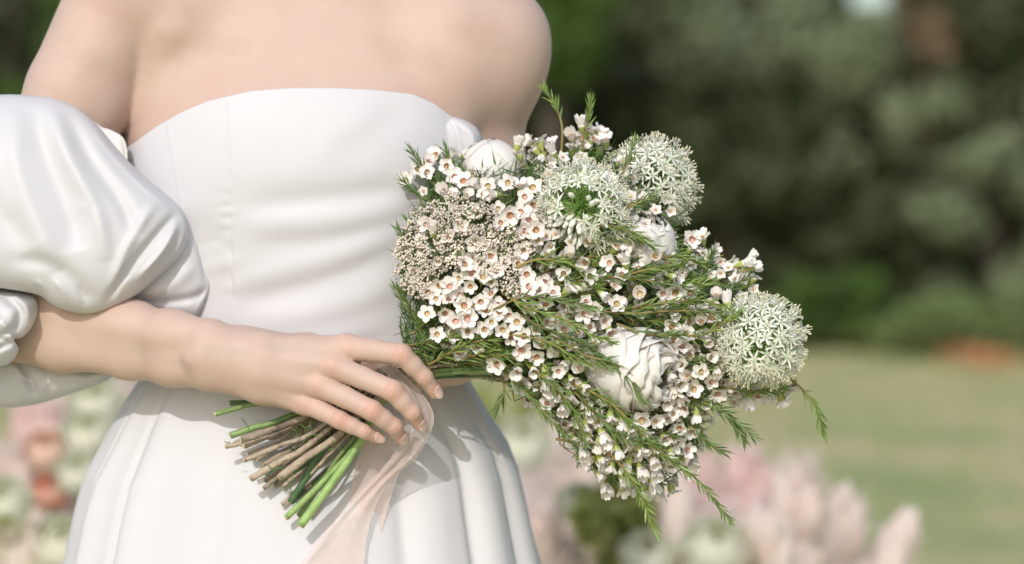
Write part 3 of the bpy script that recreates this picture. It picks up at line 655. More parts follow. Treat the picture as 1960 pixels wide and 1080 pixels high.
# --- wax flowers
def petal_grid(L, W, cup, nu=4, nv=4, r0=.0022):
    V = []
    for a in range(nv):
        v = a/(nv-1)
        for b in range(nu):
            u = 2*b/(nu-1)-1; hw = W*.5*math.sin(math.pi*min(1, .22+.68*v))**.7*(1 if v < .99 else .80)
            x = r0+L*v*(1-.10*u*u*(v > .8)); y = hw*u; z = cup[0]*math.sin(v*math.pi*.5)*L+cup[1]*(u*u)*W*.5+cup[2]*v*v*L
            V.append((x, y, z))
    return np.array(V), grid_faces(nv, nu)
def rotz(V, a):
    c, s = math.cos(a), math.sin(a); W_ = np.array(V); return np.stack([W_[:, 0]*c-W_[:, 1]*s, W_[:, 0]*s+W_[:, 1]*c, W_[:, 2]], -1)
def wax_meshes(seed, cupmat, closed=0.0):
    r = np.random.default_rng(seed); mb = MB()
    for k in range(5):
        V, F = petal_grid(.0056*r.uniform(.88, 1.12), .0068*r.uniform(.88, 1.12), (.32+.65*closed+r.uniform(-.12, .22), .45, .05+.5*closed+r.uniform(-.15, .1)), r0=.0026)
        if closed > .5: V[:, 0] = .0022+(V[:, 0]-.0022)*.55
        V[:, 2] += .0006*r.normal(); mb.add(rotz(V, 2*math.pi*k/5+r.normal()*.10), F)
    # raised pale rim round the cup
    n = 12; V = []
    for rr, z in ((.0035, -.0002), (.0033, .0012), (.0028, .0011)):
        V += [(rr*math.cos(t), rr*math.sin(t), z) for t in np.linspace(0, 2*math.pi, n, endpoint=False)]
    mb.add(V, grid_faces(3, n, True), 0); petals = mb.mesh('wax_flower', [M['petal']])
    mb = MB(); V = []
    for rr, z in ((.0029, .0010), (.0025, -.0012), (.0013, -.0018)):
        V += [(rr*math.cos(t), rr*math.sin(t), z) for t in np.linspace(0, 2*math.pi, n, endpoint=False)]
    V.append((0, 0, -.0014)); mb.add(V, grid_faces(3, n, True)+[(24+k, 24+(k+1) % n, 36) for k in range(n)], 0)
    for t in np.linspace(0, 2*math.pi, 8, endpoint=False):
        c = np.array([.0026*math.cos(t), .0026*math.sin(t), .0014]); e = .00036
        mb.add([c+(e, 0, 0), c+(0, e, 0), c-(e, 0, 0), c-(0, e, 0), c+(0, 0, e)], [(0, 1, 4), (1, 2, 4), (2, 3, 4), (3, 0, 4)], 1)
    mb.add([(.0003, 0, -.001), (-.0002, .0003, -.001), (-.0002, -.0003, -.001), (0, 0, .0012)], [(0, 1, 3), (1, 2, 3), (2, 0, 3)], 1)
    cup = mb.mesh('flower_cup', [cupmat, M['stamen']])
    mb = MB(); V = []
    for rr, z in ((.0036, .0002), (.0035, -.0018), (.0022, -.0052), (.0007, -.0085), (.00045, -.0150)):
        V += [(rr*math.cos(t), rr*math.sin(t), z) for t in np.linspace(0, 2*math.pi, 8, endpoint=False)]
    mb.add(V, grid_faces(5, 8, True)); cal = mb.mesh('calyx', [M['calyx']])
    return petals, cup, cal
WX = [wax_meshes(1, M['cup_pink']), wax_meshes(2, M['cup_brown']), wax_meshes(3, M['cup_yellow']), wax_meshes(4, M['cup_pink'], .25), wax_meshes(5, M['cup_brown'], .3)]
WC_ = [wax_meshes(16, M['cup_yellow'], 1.05), wax_meshes(6, M['cup_yellow'], .7), wax_meshes(7, M['cup_yellow'], .9), wax_meshes(8, M['cup_yellow'], .5)]
def quat_to(d, twist): return Vector(d).to_track_quat('Z', 'Y') @ Quaternion((0, 0, 1), twist)
placed = []
def wax(x, y, face, wv=None, sc=1.0, closed=False, jit=.28):
    wv = wf(x, y)+.006+rng.uniform(-.003, .004) if wv is None else wv
    f = np.array([face[0], -face[2], face[1]], float)+rng.normal(size=3)*jit; f = nrm(f)
    p = P(x, y, wv); placed.append((x, y, p, f, sc*rng.uniform(.74, 1.12), closed))
HERO = [(889, 507), (918, 502), (904, 524), (879, 532), (924, 532), (842, 546), (862, 549), (882, 565), (834, 572), (859, 574), (920, 578), (941, 563), (929, 594), (991, 505), (969, 502), (953, 584), (889, 585), (1013, 549), (996, 556),
 (851, 599), (872, 616), (893, 609), (940, 616), (927, 631), (962, 630), (978, 646), (836, 640), (864, 638), (915, 663), (879, 674), (895, 634), (818, 601), (1004, 644), (990, 616), (957, 598), (975, 603), (1012, 591), (998, 669), (951, 697),
 (1059, 560), (1029, 555), (1042, 540), (1122, 577), (1120, 600), (1137, 597), (900, 548), (905, 500), (950, 520), (940, 540), (1008, 525), (1000, 480)]
for x, y in HERO: wax(x, y, (-.05, .15, 1), sc=1.0)
for x, y in [(996, 357), (1004, 377), (1019, 391), (976, 412), (958, 427), (1012, 421), (1004, 442), (954, 400), (996, 407), (973, 350), (1026, 440), (1029, 460), (1020, 360), (907, 465)]: wax(x, y, (.0, .25, 1))
for x, y in [(851, 368), (887, 348), (912, 357), (893, 376), (934, 357), (946, 373), (870, 340), (820, 309), (776, 345), (876, 298), (834, 298), (855, 318), (905, 335), (925, 372), (862, 378), (807, 460), (830, 445), (818, 330), (800, 325)]: wax(x, y, (-.2, .5, .8), closed=rng.random() < .4)
for x, y in [(812, 480), (838, 500), (860, 455), (880, 430), (850, 415), (815, 430), (790, 520), (905, 440), (925, 470), (940, 490), (880, 490), (800, 545), (820, 560), (915, 410), (870, 400)]: wax(x, y, (-.1, .3, 1), wv=wf(x, y)+rng.uniform(.002, .008), sc=.85, closed=rng.random() < .4)
def field(poly, n, face, sp=21, closedp=.4, dw=0.0, wv=None, jit=.42, sc=1.0):
    poly = np.array(poly, float); got = 0
    for _ in range(n*60):
        x, y = rng.uniform(poly[:, 0].min(), poly[:, 0].max()), rng.uniform(poly[:, 1].min(), poly[:, 1].max())
        if not inside(x, y, poly) or any(abs(x-q[0]) < sp and math.hypot(x-q[0], y-q[1]) < sp for q in placed): continue
        wax(x, y, face, None if wv is None else wv+rng.uniform(-.006, .006), sc, rng.random() < closedp, jit)
        if dw: placed[-1] = (x, y, P(x, y, wf(x, y)+dw+rng.uniform(-.003, .003)), *placed[-1][3:])
        got += 1
        if got >= n: break
field([(990, 275), (1060, 270), (1060, 320), (1030, 330), (990, 310)], 14, (-.1, .8, .5), 17, wv=-.045)
field([(1085, 250), (1120, 238), (1158, 252), (1160, 290), (1095, 285)], 10, (.1, .9, .4), 16, wv=-.055)
field([(1310, 455), (1345, 450), (1390, 500), (1440, 480), (1448, 530), (1400, 560), (1330, 560)], 22, (.25, .85, .4), 18, .5, wv=-.022)
field([(1330, 540), (1400, 545), (1395, 600), (1340, 620), (1310, 590)], 10, (.0, .6, .7), 20)
field([(1420, 735), (1460, 745), (1525, 735), (1500, 770), (1425, 770)], 9, (.2, -.8, .4), 16, wv=-.01)
field([(1040, 480), (1190, 500), (1330, 540), (1330, 610), (1180, 600), (1040, 600)], 48, (.3, .25, .75), 26, .5)
field([(1170, 460), (1230, 460), (1300, 520), (1200, 530)], 10, (.1, .6, .8), 22)
field([(1000, 600), (1180, 610), (1150, 680), (1040, 690), (1000, 670)], 26, (.0, .0, 1), 24, .2)
field([(1280, 610), (1360, 600), (1370, 700), (1330, 730), (1280, 680)], 15, (.2, .1, .9), 23, .3)
field([(1270, 715), (1370, 690), (1375, 760), (1320, 835), (1270, 800)], 24, (.1, -.35, .75), 23, .6)
field([(985, 690), (1110, 690), (1130, 790), (1060, 790), (1000, 760)], 22, (.0, -.5, .75), 24, .55)
field([(1050, 780), (1200, 790), (1220, 850), (1200, 900), (1110, 890)], 30, (.1, -.75, .55), 21, .7)
field([(1135, 870), (1340, 840), (1340, 880), (1290, 945), (1220, 945), (1140, 940)], 32, (.3, -.95, .5), 21, .7)
field([(1200, 790), (1300, 820), (1340, 850), (1200, 850)], 10, (.2, -.6, .6), 24, .6)
for x, y in [(1012, 746), (995, 748), (1100, 885), (1118, 895), (758, 560), (756, 598), (1180, 590), (1270, 660)]: wax(x, y, (-.2, -.6, .5) if y > 700 else (-.7, .1, .5), wv=wf(x, y)+.01, closed=True)
print('wax flowers', len(placed))
twg = MB()
for x, y, p, f, sc, closed in placed[:300]:
    me3 = WC_[rng.integers(4)] if closed else WX[rng.integers(5)]
    q = quat_to(f, rng.uniform(0, 6.28)); sc *= .96
    o = link('wax_flower', me3[0], bouquet, p, q, sc)
    for nm, m_ in (('flower_cup', me3[1]), ('calyx', me3[2])):
        c = bpy.data.objects.new(nm, m_); C.objects.link(c); c.parent = o
for x, y, p, f, sc, closed in placed:
    b = p-f*.014; a = axis_near(p); d = b*.6+a*.4+CF*.012
    tube(twg, spline([b, b-f*.008+nrm(BIND-b)*.006, d], 6), [.0004, .0010], 5, 0, False)
twg.build('flower_twigs', M['twig'], bouquet, BIND)
# tiny unopened buds and half hidden blooms deep in the mass
mb = MB(); cnt = 0
while cnt < 420:
    x, y = rng.uniform(770, 1500), rng.uniform(290, 930)
    if not inside(x, y) or (x < 1020 and y < 700 and rng.random() < .6): continue
    p = P(x, y, wf(x, y)-rng.uniform(.002, .012)); f = nrm(np.array([0, -1, .2])+rng.normal(size=3)*.5); d_, s_, u_ = frame(f)
    k = 5; r0 = rng.uniform(.0045, .0062)
    for i in range(k):
        t = 2*math.pi*i/k; c1 = p+(s_*math.cos(t)+u_*math.sin(t))*r0; w2 = (-s_*math.sin(t)+u_*math.cos(t))*r0*.5
        mb.add([p, (p+c1)/2+w2+f*.001, c1+f*.0025, (p+c1)/2-w2+f*.001], [(0, 1, 2, 3)], 0)
    mb.add([p+s_*.0022, p+u_*.0022, p-s_*.0022, p-u_*.0022, p-f*.006], [(0, 1, 4), (1, 2, 4), (2, 3, 4), (3, 0, 4)], 1)
    mb.add([p+(s_*math.cos(t)+u_*math.sin(t))*.0017+f*.0008 for t in np.linspace(0, 6.28, 7)[:-1]], [tuple(range(6))], 2); cnt += 1
tag(mb.build('hidden_blooms', [M['petal'], M['calyx'], M['cup_brown']], bouquet, BIND), kind='stuff')

# --- lace flower (tiny pinkish umbels)
def umbel(seed):
    r = np.random.default_rng(seed); mb = MB()
    for k in range(36):
        th_, ph = math.acos(1-r.random()*.75), r.uniform(0, 6.28); Lr = .0062*r.uniform(.75, 1.1)
        c = np.array([math.sin(th_)*math.cos(ph), math.sin(th_)*math.sin(ph), math.cos(th_)])*Lr
        tube(mb, [(0, 0, -.006), c], .00016, 3, 1, False)
        e = r.uniform(.0007, .0013); mb.add([c+(e, 0, 0), c+(0, e, 0), c-(e, 0, 0), c-(0, e, 0), c+(0, 0, e), c-(0, 0, e)], [(0, 1, 4), (1, 2, 4), (2, 3, 4), (3, 0, 4), (1, 0, 5), (2, 1, 5), (3, 2, 5), (0, 3, 5)], 0)
    for k in range(9): needle(mb, np.array([0, 0, -.004]), np.array([r.normal(), r.normal(), .6]), .009, .0005, m=1)
    return mb.mesh('lace_flower', [M['lace_bead'], M['lace_ray']])
UM = [umbel(i) for i in range(4)]; lp = []
LPOLY = np.array([(800, 400), (850, 385), (900, 375), (945, 400), (935, 440), (1000, 450), (1010, 480), (955, 500), (1000, 545), (960, 560), (930, 505), (870, 500), (830, 530), (800, 570), (772, 545), (768, 480), (785, 430)], float)
for _ in range(6000):
    x, y = rng.uniform(765, 1015), rng.uniform(375, 575)
    if inside(x, y, LPOLY) and all(math.hypot(x-q[0], y-q[1]) > 15 for q in lp) and (math.sin(x*.07)+math.sin(y*.09+1) < 1.25): lp.append((x, y))
for x, y in lp:
    f = nrm(np.array([(x-900)/300, -1, (480-y)/250])+rng.normal(size=3)*.25)
    link('lace_flower', UM[rng.integers(4)], bouquet, P(x, y, wf(x, y)+.003+rng.uniform(-.006, .007)), quat_to(f, rng.uniform(0, 6)), rng.uniform(.8, 1.25))

# --- alliums
def star(seed, openness=1.0):
    r = np.random.default_rng(seed); mb = MB()
    for k in range(6):
        a = math.pi*k/3+r.normal()*.06; L = .0085*r.uniform(.9, 1.1); V = []
        for i in range(5):
            v = i/4; hw = .00092*math.sin(math.pi*(.15+.80*v)); z = .0012+L*(.42*v-.25*v*v*openness); x = .0006+L*.88*v
            V += [(x, -hw, z), (x, 0, z-.0003), (x, hw, z)]
        mb.add(rotz(V, a), grid_faces(5, 3), 0)
        a += math.pi/6; e = np.array([math.cos(a)*.0030, math.sin(a)*.0030, .0085*r.uniform(.85, 1.1)])
        tube(mb, [(0, 0, .001), e*.55+[0, 0, .001], e], .00022, 3, 0, False)
        tube(mb, [e-(0, 0, .0005), e+(r.normal()*.0004, r.normal()*.0004, .0013)], [.00045, .00036], 4, 1, True)
    V = [(.0013*math.cos(t), .0013*math.sin(t), .0008) for t in np.linspace(0, 6.283, 6, endpoint=False)]+[(0, 0, .0030), (0, 0, -.0008)]
    mb.add(V, [(k, (k+1) % 6, 6) for k in range(6)]+[((k+1) % 6, k, 7) for k in range(6)], 2)
    tube(mb, [(0, 0, -.030), (0, 0, 0)], [.00045, .0006], 4, 3, False)
    return mb.mesh('floret', [M['allium'], M['anther'], M['ovary'], M['pedicel']])
def budm():
    mb = MB(); V = []; n = 6
    for rr, z in ((.0004, -.0045), (.0018, -.001), (.0024, .002), (.0016, .0055), (.0004, .0075)):
        V += [(rr*math.cos(t), rr*math.sin(t), z) for t in np.linspace(0, 6.283, n, endpoint=False)]
    mb.add(V, grid_faces(5, n, True), 0); tube(mb, [(0, 0, -.026), (0, 0, -.004)], .0005, 4, 1, False)
    return mb.mesh('floret_bud', [M['allium'], M['pedicel']])
STAR = [star(i, [1, .8, .5, 1.2][i]) for i in range(4)]; BUD = budm()
def allium(cx_, cy_, wv, rad_px, n, hole=None, label=None):
    c = P(cx_, cy_, wv); Rr = rad_px*K*(DIST-wv)-.0075
    mb = MB(); V = []
    for a in range(9):
        for b in range(14): t, p = math.pi*a/8, 2*math.pi*b/14; V.append(c+.007*np.array([math.sin(t)*math.cos(p), math.sin(t)*math.sin(p), math.cos(t)]))
    mb.add(V, grid_faces(9, 14, True)); tube(mb, spline([c, c*.6+BIND*.4+np.array([0, .012, 0]), BIND], 14), .0028, 8)
    head = mb.build('allium_head', M['green_stem'], bouquet, c)
    if label: head['label'] = label
    tc = nrm(CAM-c); rear = MB(); gold = math.pi*(3-5**.5)
    for i in range(n):
        z = 1-2*(i+.5)/n; q = math.sqrt(1-z*z); d = nrm(np.array([q*math.cos(gold*i), q*math.sin(gold*i), z])+rng.normal(size=3)*.07)
        mesh = STAR[rng.integers(4)]; rr = Rr*rng.uniform(.80, 1.07)
        if rng.random() < .05: continue
        if rng.random() < .09: mesh = BUD; rr *= .9
        if hole is not None:
            hd = nrm(CR*hole[0]+CU*hole[1]-CF*hole[2]); cs = d@hd
            if cs > .93: continue
            if cs > .84 and rng.random() < .6: mesh = BUD; rr *= .72
            elif (d@nrm(CR*-.5-CU*.75-CF*.45)) > .80: mesh = BUD; rr *= .85
        p = c+d*rr; qt = quat_to(nrm(d+rng.normal(size=3)*.16), rng.uniform(0, 6))
        if d@tc > -.12: link('floret' if mesh is not BUD else 'floret_bud', mesh, head, p, qt, rng.uniform(.9, 1.15))
        else:
            mtx = qt.to_matrix(); nvv = len(mesh.vertices); co = np.zeros(nvv*3); mesh.vertices.foreach_get('co', co); co = co.reshape(-1, 3) @ np.array(mtx).T
            base = rear.n; rear.v.append(co+p); rear.n += nvv
            for pl in mesh.polygons: rear.f.append(tuple(k+base for k in pl.vertices)); rear.m.append(pl.material_index)
    tag(rear.build('rear_florets', [M['allium'], M['anther'], M['ovary'], M['pedicel']], head, c), kind='stuff')
    if hole is not None:   # bare green flower stalks seen through the gap
        mb = MB()
        for k in range(50):
            d = nrm(hd+rng.normal(size=3)*.33); tube(mb, [c, c+d*Rr*rng.uniform(.55, .85)], [.0005, .0004], 4, 0, False)
        mb.build('bare_stalks', M['pedicel'], head, c)
allium(1115, 395, .012, 95, 225, hole=(-.15, -.05, 1), label='allium head with a green gap in its middle')
allium(1243, 352, -.050, 96, 230)
allium(1452, 652, .014, 93, 225, label='rounded allium head farthest right')

# --- peonies
def peony(c, Rr, axis, rings, label, ruffle=.10, seed=1, squash=1.0, core=.5, flare=0.0):
    r = np.random.default_rng(seed); ax, s_, u_ = frame(np.array(axis, float)); root = None; first = True
    for (cnt, rad, tip, wid, ruf) in rings:
        for k in range(cnt):
            az = 2*math.pi*(k+r.uniform(-.2, .2))/cnt+rad*7; nu, nv = 15, 14; V = []; ph = r.uniform(0, 6, 4)
            for a in range(nv):
                v = a/(nv-1); pol = math.pi-(math.pi-tip)*v
                for b in range(nu):
                    u = 2*b/(nu-1)-1; edge = max(0, v-.55)/.45
                    wdt = 1.15*wid*(.12+.88*min(1, v/.55))**.8*(1 if v < .6 else max(0, 1-((v-.6)/.405)**2)**.36)*(1+.06*math.sin(v*9+ph[0])*(ruf > .03))
                    az2 = az+u*wdt/max(.35, math.sin(max(.3, min(2.8, pol))))
                    po = pol+edge*(.16*u*u+.07*math.sin(u*6+ph[1])*ruf/.1)
                    rr = Rr*rad*(1+ruf*edge*(math.sin(u*5.5+ph[2])+.35*math.sin(u*10+ph[3]))+.10*edge**2*(ruf > .03)+.03*u*u+flare*edge**1.6)*(1 if v > .1 else .9)
                    V.append(c+rr*(math.cos(po)*ax*squash+math.sin(po)*(math.cos(az2)*s_+math.sin(az2)*u_)))
            mb = MB(); mb.add(V, grid_faces(nv, nu))
            if first:
                root = empty('peony', c); root.parent = bouquet; root.location = Vector(c)-wloc(bouquet); first = False
                if label: root['label'] = label
            o = mb.build('petal', M['peony'], root, c); sd = o.modifiers.new('thickness', 'SOLIDIFY'); sd.thickness = .0004
    cr_ = Rr*core; V = [c+cr_*(math.cos(p_)*ax*squash+math.sin(p_)*(math.cos(q_)*s_+math.sin(q_)*u_)) for p_ in np.linspace(0, math.pi, 16) for q_ in np.linspace(0, 2*math.pi, 20, endpoint=False)]
    mb = MB(); mb.add(V, grid_faces(16, 20, True)); mb.build('inner_petals', M['peony'], root, c)
    mb = MB(); tube(mb, spline([c-ax*Rr*.9, c*.6+BIND*.4, BIND], 12), .0025, 8); mb.build('stalk', M['green_stem'], root, c)
peony(P(1206, 704, .016), .0295, (.80, -.50, -.22), [(4, 1.0, 1.12, 1.5, .04), (4, .96, .88, 1.45, .06), (4, .91, .66, 1.4, .08), (4, .84, .48, 1.3, .09), (4, .74, .36, 1.2, .10)], 'large open peony with ruffled petals', seed=3, squash=1.32, flare=.15, core=.6)
peony(P(940, 330, -.055), .0265, (-.55, -.05, .83), [(3, 1.0, .55, 1.45, .012), (3, .975, .12, 1.5, .012)], 'cream peony bud nearest the bodice', seed=5, squash=1.05, core=.93)
peony(P(1222, 475, -.012), .030, (.25, -.45, .85), [(4, 1.0, .75, 1.4, .03), (4, .95, .5, 1.4, .04), (4, .9, .3, 1.2, .05)], 'half open peony under the far alliums', seed=8, core=.84)
peony(P(1268, 490, -.022), .0135, (.3, .8, .4), [(3, 1.0, .4, 1.7, .01)], 'small round peony bud', seed=9, core=.96)

# --- loose needles caught between the cut stems
mb = MB()
for pts in ([(462, 800), (470, 810), (477, 822)], [(545, 890), (552, 925), (560, 943)], [(559, 905), (558, 925), (555, 944)], [(440, 846), (436, 848), (429, 845)], [(575, 812), (585, 820), (590, 815), (600, 822)], [(520, 898), (535, 895), (550, 899)],
            [(600, 800), (592, 815), (588, 830)], [(512, 888), (522, 900), (536, 896), (548, 902)], [(560, 820), (570, 830), (560, 838)], [(630, 862), (645, 858), (660, 862)], [(530, 915), (540, 930), (557, 945)], [(585, 838), (600, 832), (618, 836)]):
    tube(mb, spline([P(x, y, -.002) for x, y in pts], 10), [.0005, .0003], 4)
for k in range(60):
    p = P(rng.uniform(560, 640), rng.uniform(800, 870), rng.uniform(-.03, -.012)); needle(mb, p, rng.normal(size=3)+[-.5, 0, -.4], .012, .0009)
mb.build('loose_needles', M['needle'], bouquet, BIND)

# ================================================================= RIBBON
ribbon = empty('ribbon', P(790, 760, 0)); tag(ribbon, 'sheer pale pink ribbon threaded under the fingers and trailing down the white skirt', 'ribbon')
def strip(name, left, right, nvv=90, nuu=14, amp=.0015, fr=5, seed=0):
    A, B = spline(left, nvv), spline(right, nvv); r = np.random.default_rng(seed); ph = r.uniform(0, 6, 4); V = []
    for i in range(nvv):
        for j in range(nuu):
            t = j/(nuu-1); q = A[i]*(1-t)+B[i]*t
            wv = q[2]+amp*(math.sin(fr*t*2+i*.05+ph[0])+.6*math.sin(t*11+i*.11+ph[1]))
            V.append(P(q[0]+(.8*math.sin(i*1.7+ph[2])*(t in (0, 1))), q[1], wv))
    mb = MB(); mb.add(V, grid_faces(nvv, nuu)); o = mb.build(name, M['ribbon'], ribbon, ribbon.location)
    mb = MB(); V = np.array(V).reshape(nvv, nuu, 3)
    for j in (0, nuu-1):      # raw edge threads
        e = V[:, j]; tube(mb, e, .00016, 4, 0, False)
        inn = V[:, 1 if j == 0 else nuu-2]
        for i in range(2, nvv-2):
            if r.random() < .55:
                d = nrm(e[i]-inn[i]+r.normal(size=3)*.004); tube(mb, [e[i], e[i]+d*r.uniform(.001, .0032)+r.normal(size=3)*.0006], .00009, 3, 0, False)
    mb.build('frayed_edge', M['thread'], o, ribbon.location)
strip('ribbon_tail', [(703, 694, -.004), (730, 708, -.004), (757, 735, .0), (780, 770, .002), (796, 815, .000), (770, 848, -.008), (738, 890, -.016), (690, 945, -.020), (640, 1000, -.022), (575, 1080, -.020), (500, 1180, -.01)],
      [(720, 690, -.006), (760, 706, -.006), (800, 745, -.004), (822, 775, .000), (830, 805, .002), (818, 840, -.004), (792, 880, -.012), (750, 915, -.018), (722, 960, -.022), (700, 1040, -.020), (690, 1180, -.01)], seed=1)
strip('ribbon_tail', [(700, 810, -.030), (693, 850, -.030), (680, 900, -.034), (672, 950, -.036), (660, 1000, -.036), (640, 1080, -.034), (600, 1200, -.02)],
      [(790, 800, -.026), (780, 850, -.030), (765, 900, -.034), (745, 960, -.036), (728, 1020, -.036), (700, 1090, -.034), (680, 1200, -.02)], seed=2)

# ================================================================= BACKGROUND
# ground
M['lawn'] = mat('lawn_ground', (0.308, 0.363, 0.148), .95, var=[(0.405, 0.405, 0.179), (0.583, 0.482, 0.259), (0.373, 0.389, 0.160)], vscale=1.1, coord='Object', detail=5, bump=.6, bscale=20)
M['blade'] = mat('grass_blade', (0.254, 0.359, 0.126), .7, var=[(0.329, 0.401, 0.157), (0.479, 0.450, 0.226)], vscale=.9, transl=(0.224, 0.334, 0.063), tr_fac=.3)
mb = MB(); n = 70; xs = np.concatenate([[-300], np.linspace(-16, 16, n), [300]]); ys = np.concatenate([[-60], np.linspace(-4, 22, n), [400]])
V = [(x, y, .03*math.sin(x*.8)*math.sin(y*.6)-.03) for y in ys for x in xs]; mb.add(V, grid_faces(len(ys), len(xs)))
tag(mb.build('lawn', M['lawn']), kind='structure')
nb = 60000; mbv = []; bx = rng.uniform(-5.5, 5.5, nb); byy = 1.8+14*rng.random(nb)**1.3
hgt = rng.uniform(.025, .06, nb); an = rng.uniform(0, 6.28, nb); wd = .004; base = np.stack([bx, byy, .03*np.sin(bx*.8)*np.sin(byy*.6)-.032], -1)
sd = np.stack([np.cos(an), np.sin(an), 0*an], -1)*wd; tp = base+np.stack([rng.normal(size=nb)*.015, rng.normal(size=nb)*.015, hgt], -1)
VV = np.stack([base-sd, base+sd, tp], 1).reshape(-1, 3); me = bpy.data.meshes.new('grass')
me.vertices.add(nb*3); me.vertices.foreach_set('co', VV.ravel()); me.loops.add(nb*3); me.polygons.add(nb); me.loops.foreach_set('vertex_index', np.arange(nb*3, dtype=np.int32)); me.polygons.foreach_set('loop_start', np.arange(0, nb*3, 3, dtype=np.int32)); me.update(calc_edges=True)
me.materials.append(M['blade']); tag(link('grass', me), kind='stuff')

# shrubs and trees behind
M['leafA'] = mat('leaf_grey_green', (0.173, 0.212, 0.111), .6, var=[(0.230, 0.279, 0.152), (0.127, 0.167, 0.071)], vscale=2.6, transl=(0.230, 0.312, 0.101), tr_fac=.2, spec=.35)
M['leafB'] = mat('leaf_dark', (0.045, 0.066, 0.026), .6, var=[(0.071, 0.090, 0.036), (0.098, 0.102, 0.054)], vscale=2.6, transl=(0.078, 0.120, 0.036), tr_fac=.2, spec=.3)
M['leafC'] = mat('leaf_brownish', (0.198, 0.153, 0.084), .6, var=[(0.264, 0.184, 0.115), (0.133, 0.138, 0.069)], vscale=2.6, transl=(0.231, 0.184, 0.076), tr_fac=.2, spec=.3)
M['leafD'] = mat('leaf_bright', (0.061, 0.113, 0.024), .55, var=[(0.088, 0.153, 0.028), (0.035, 0.072, 0.016)], vscale=2, transl=(0.139, 0.242, 0.041), tr_fac=.25, spec=.35)
M['weed'] = mat('weed_leaf', (.16, .24, .08), .6, var=(.28, .34, .14), vscale=3, transl=(.3, .4, .1), tr_fac=.3)
M['dryleaf'] = mat('dry_leaf', (.55, .22, .07), .8, var=(.42, .24, .12), vscale=4)
M['bark'] = mat('bark', (.05, .04, .03), .9, var=(.09, .07, .05), vscale=12, bump=.8, bscale=40)
def crown_mesh(seed, rx, ry, rz, nl, leaf, material, clumps=30):
    r = np.random.default_rng(seed); cc = r.normal(size=(clumps, 3)); cc /= np.linalg.norm(cc, axis=1, keepdims=True); cc *= r.uniform(.45, .95, (clumps, 1)); cr = r.uniform(.13, .30, clumps)
    ci = r.integers(0, clumps, nl); dd = r.normal(size=(nl, 3)); dd /= np.linalg.norm(dd, axis=1, keepdims=True)
    p = (cc[ci]+dd*(cr[ci]*r.random(nl)**.35)[:, None])*np.array([rx, ry, rz]); nrm_ = dd+r.normal(size=(nl, 3))*.5; nrm_ /= np.linalg.norm(nrm_, axis=1, keepdims=True)
    a = np.cross(nrm_, r.normal(size=(nl, 3))); a /= np.linalg.norm(a, axis=1, keepdims=True); b = np.cross(nrm_, a)
    L = leaf*r.uniform(.6, 1.3, nl)[:, None]; V = np.stack([p-a*L, p+b*L*.42-nrm_*L*.1, p+a*L, p-b*L*.42-nrm_*L*.1], 1).reshape(-1, 3)
    me = bpy.data.meshes.new('crown'); me.vertices.add(nl*4); me.vertices.foreach_set('co', V.ravel()); me.loops.add(nl*4); me.polygons.add(nl)
    me.loops.foreach_set('vertex_index', np.arange(nl*4, dtype=np.int32)); me.polygons.foreach_set('loop_start', np.arange(0, nl*4, 4, dtype=np.int32)); me.update(calc_edges=True); me.materials.append(material)
    return me, cc*np.array([rx, ry, rz])
def shrub(name, cat, label, px, d, width, height, z0, material, seed, nl=9000, leaf=.05, group='shrubs and trees along the far edge of the lawn', ry=None, clumps=30):
    b = PD(px, 540, d); b = np.array([b[0], b[1], 0]); root = empty(name, b); tag(root, label, cat, group)
    rx, rz = width/2, (height-z0)/2; me, cc = crown_mesh(seed, rx, ry or rx*.8, rz, nl, leaf, material, clumps); c = b+np.array([0, 0, z0+rz]); link('crown', me, root, c)
    mb = MB(); tube(mb, [b+[0, 0, -.1], b+[.02, 0, z0*.6+.1], c], [.09, .07, .04], 8)
    for q in cc[:9]: tube(mb, spline([c-[0, 0, rz*.7], c+q*.5-[0, 0, .1], c+q], 6), [.035, .012], 5, 0, False)
    mb.build('trunk', M['bark'], root, b)
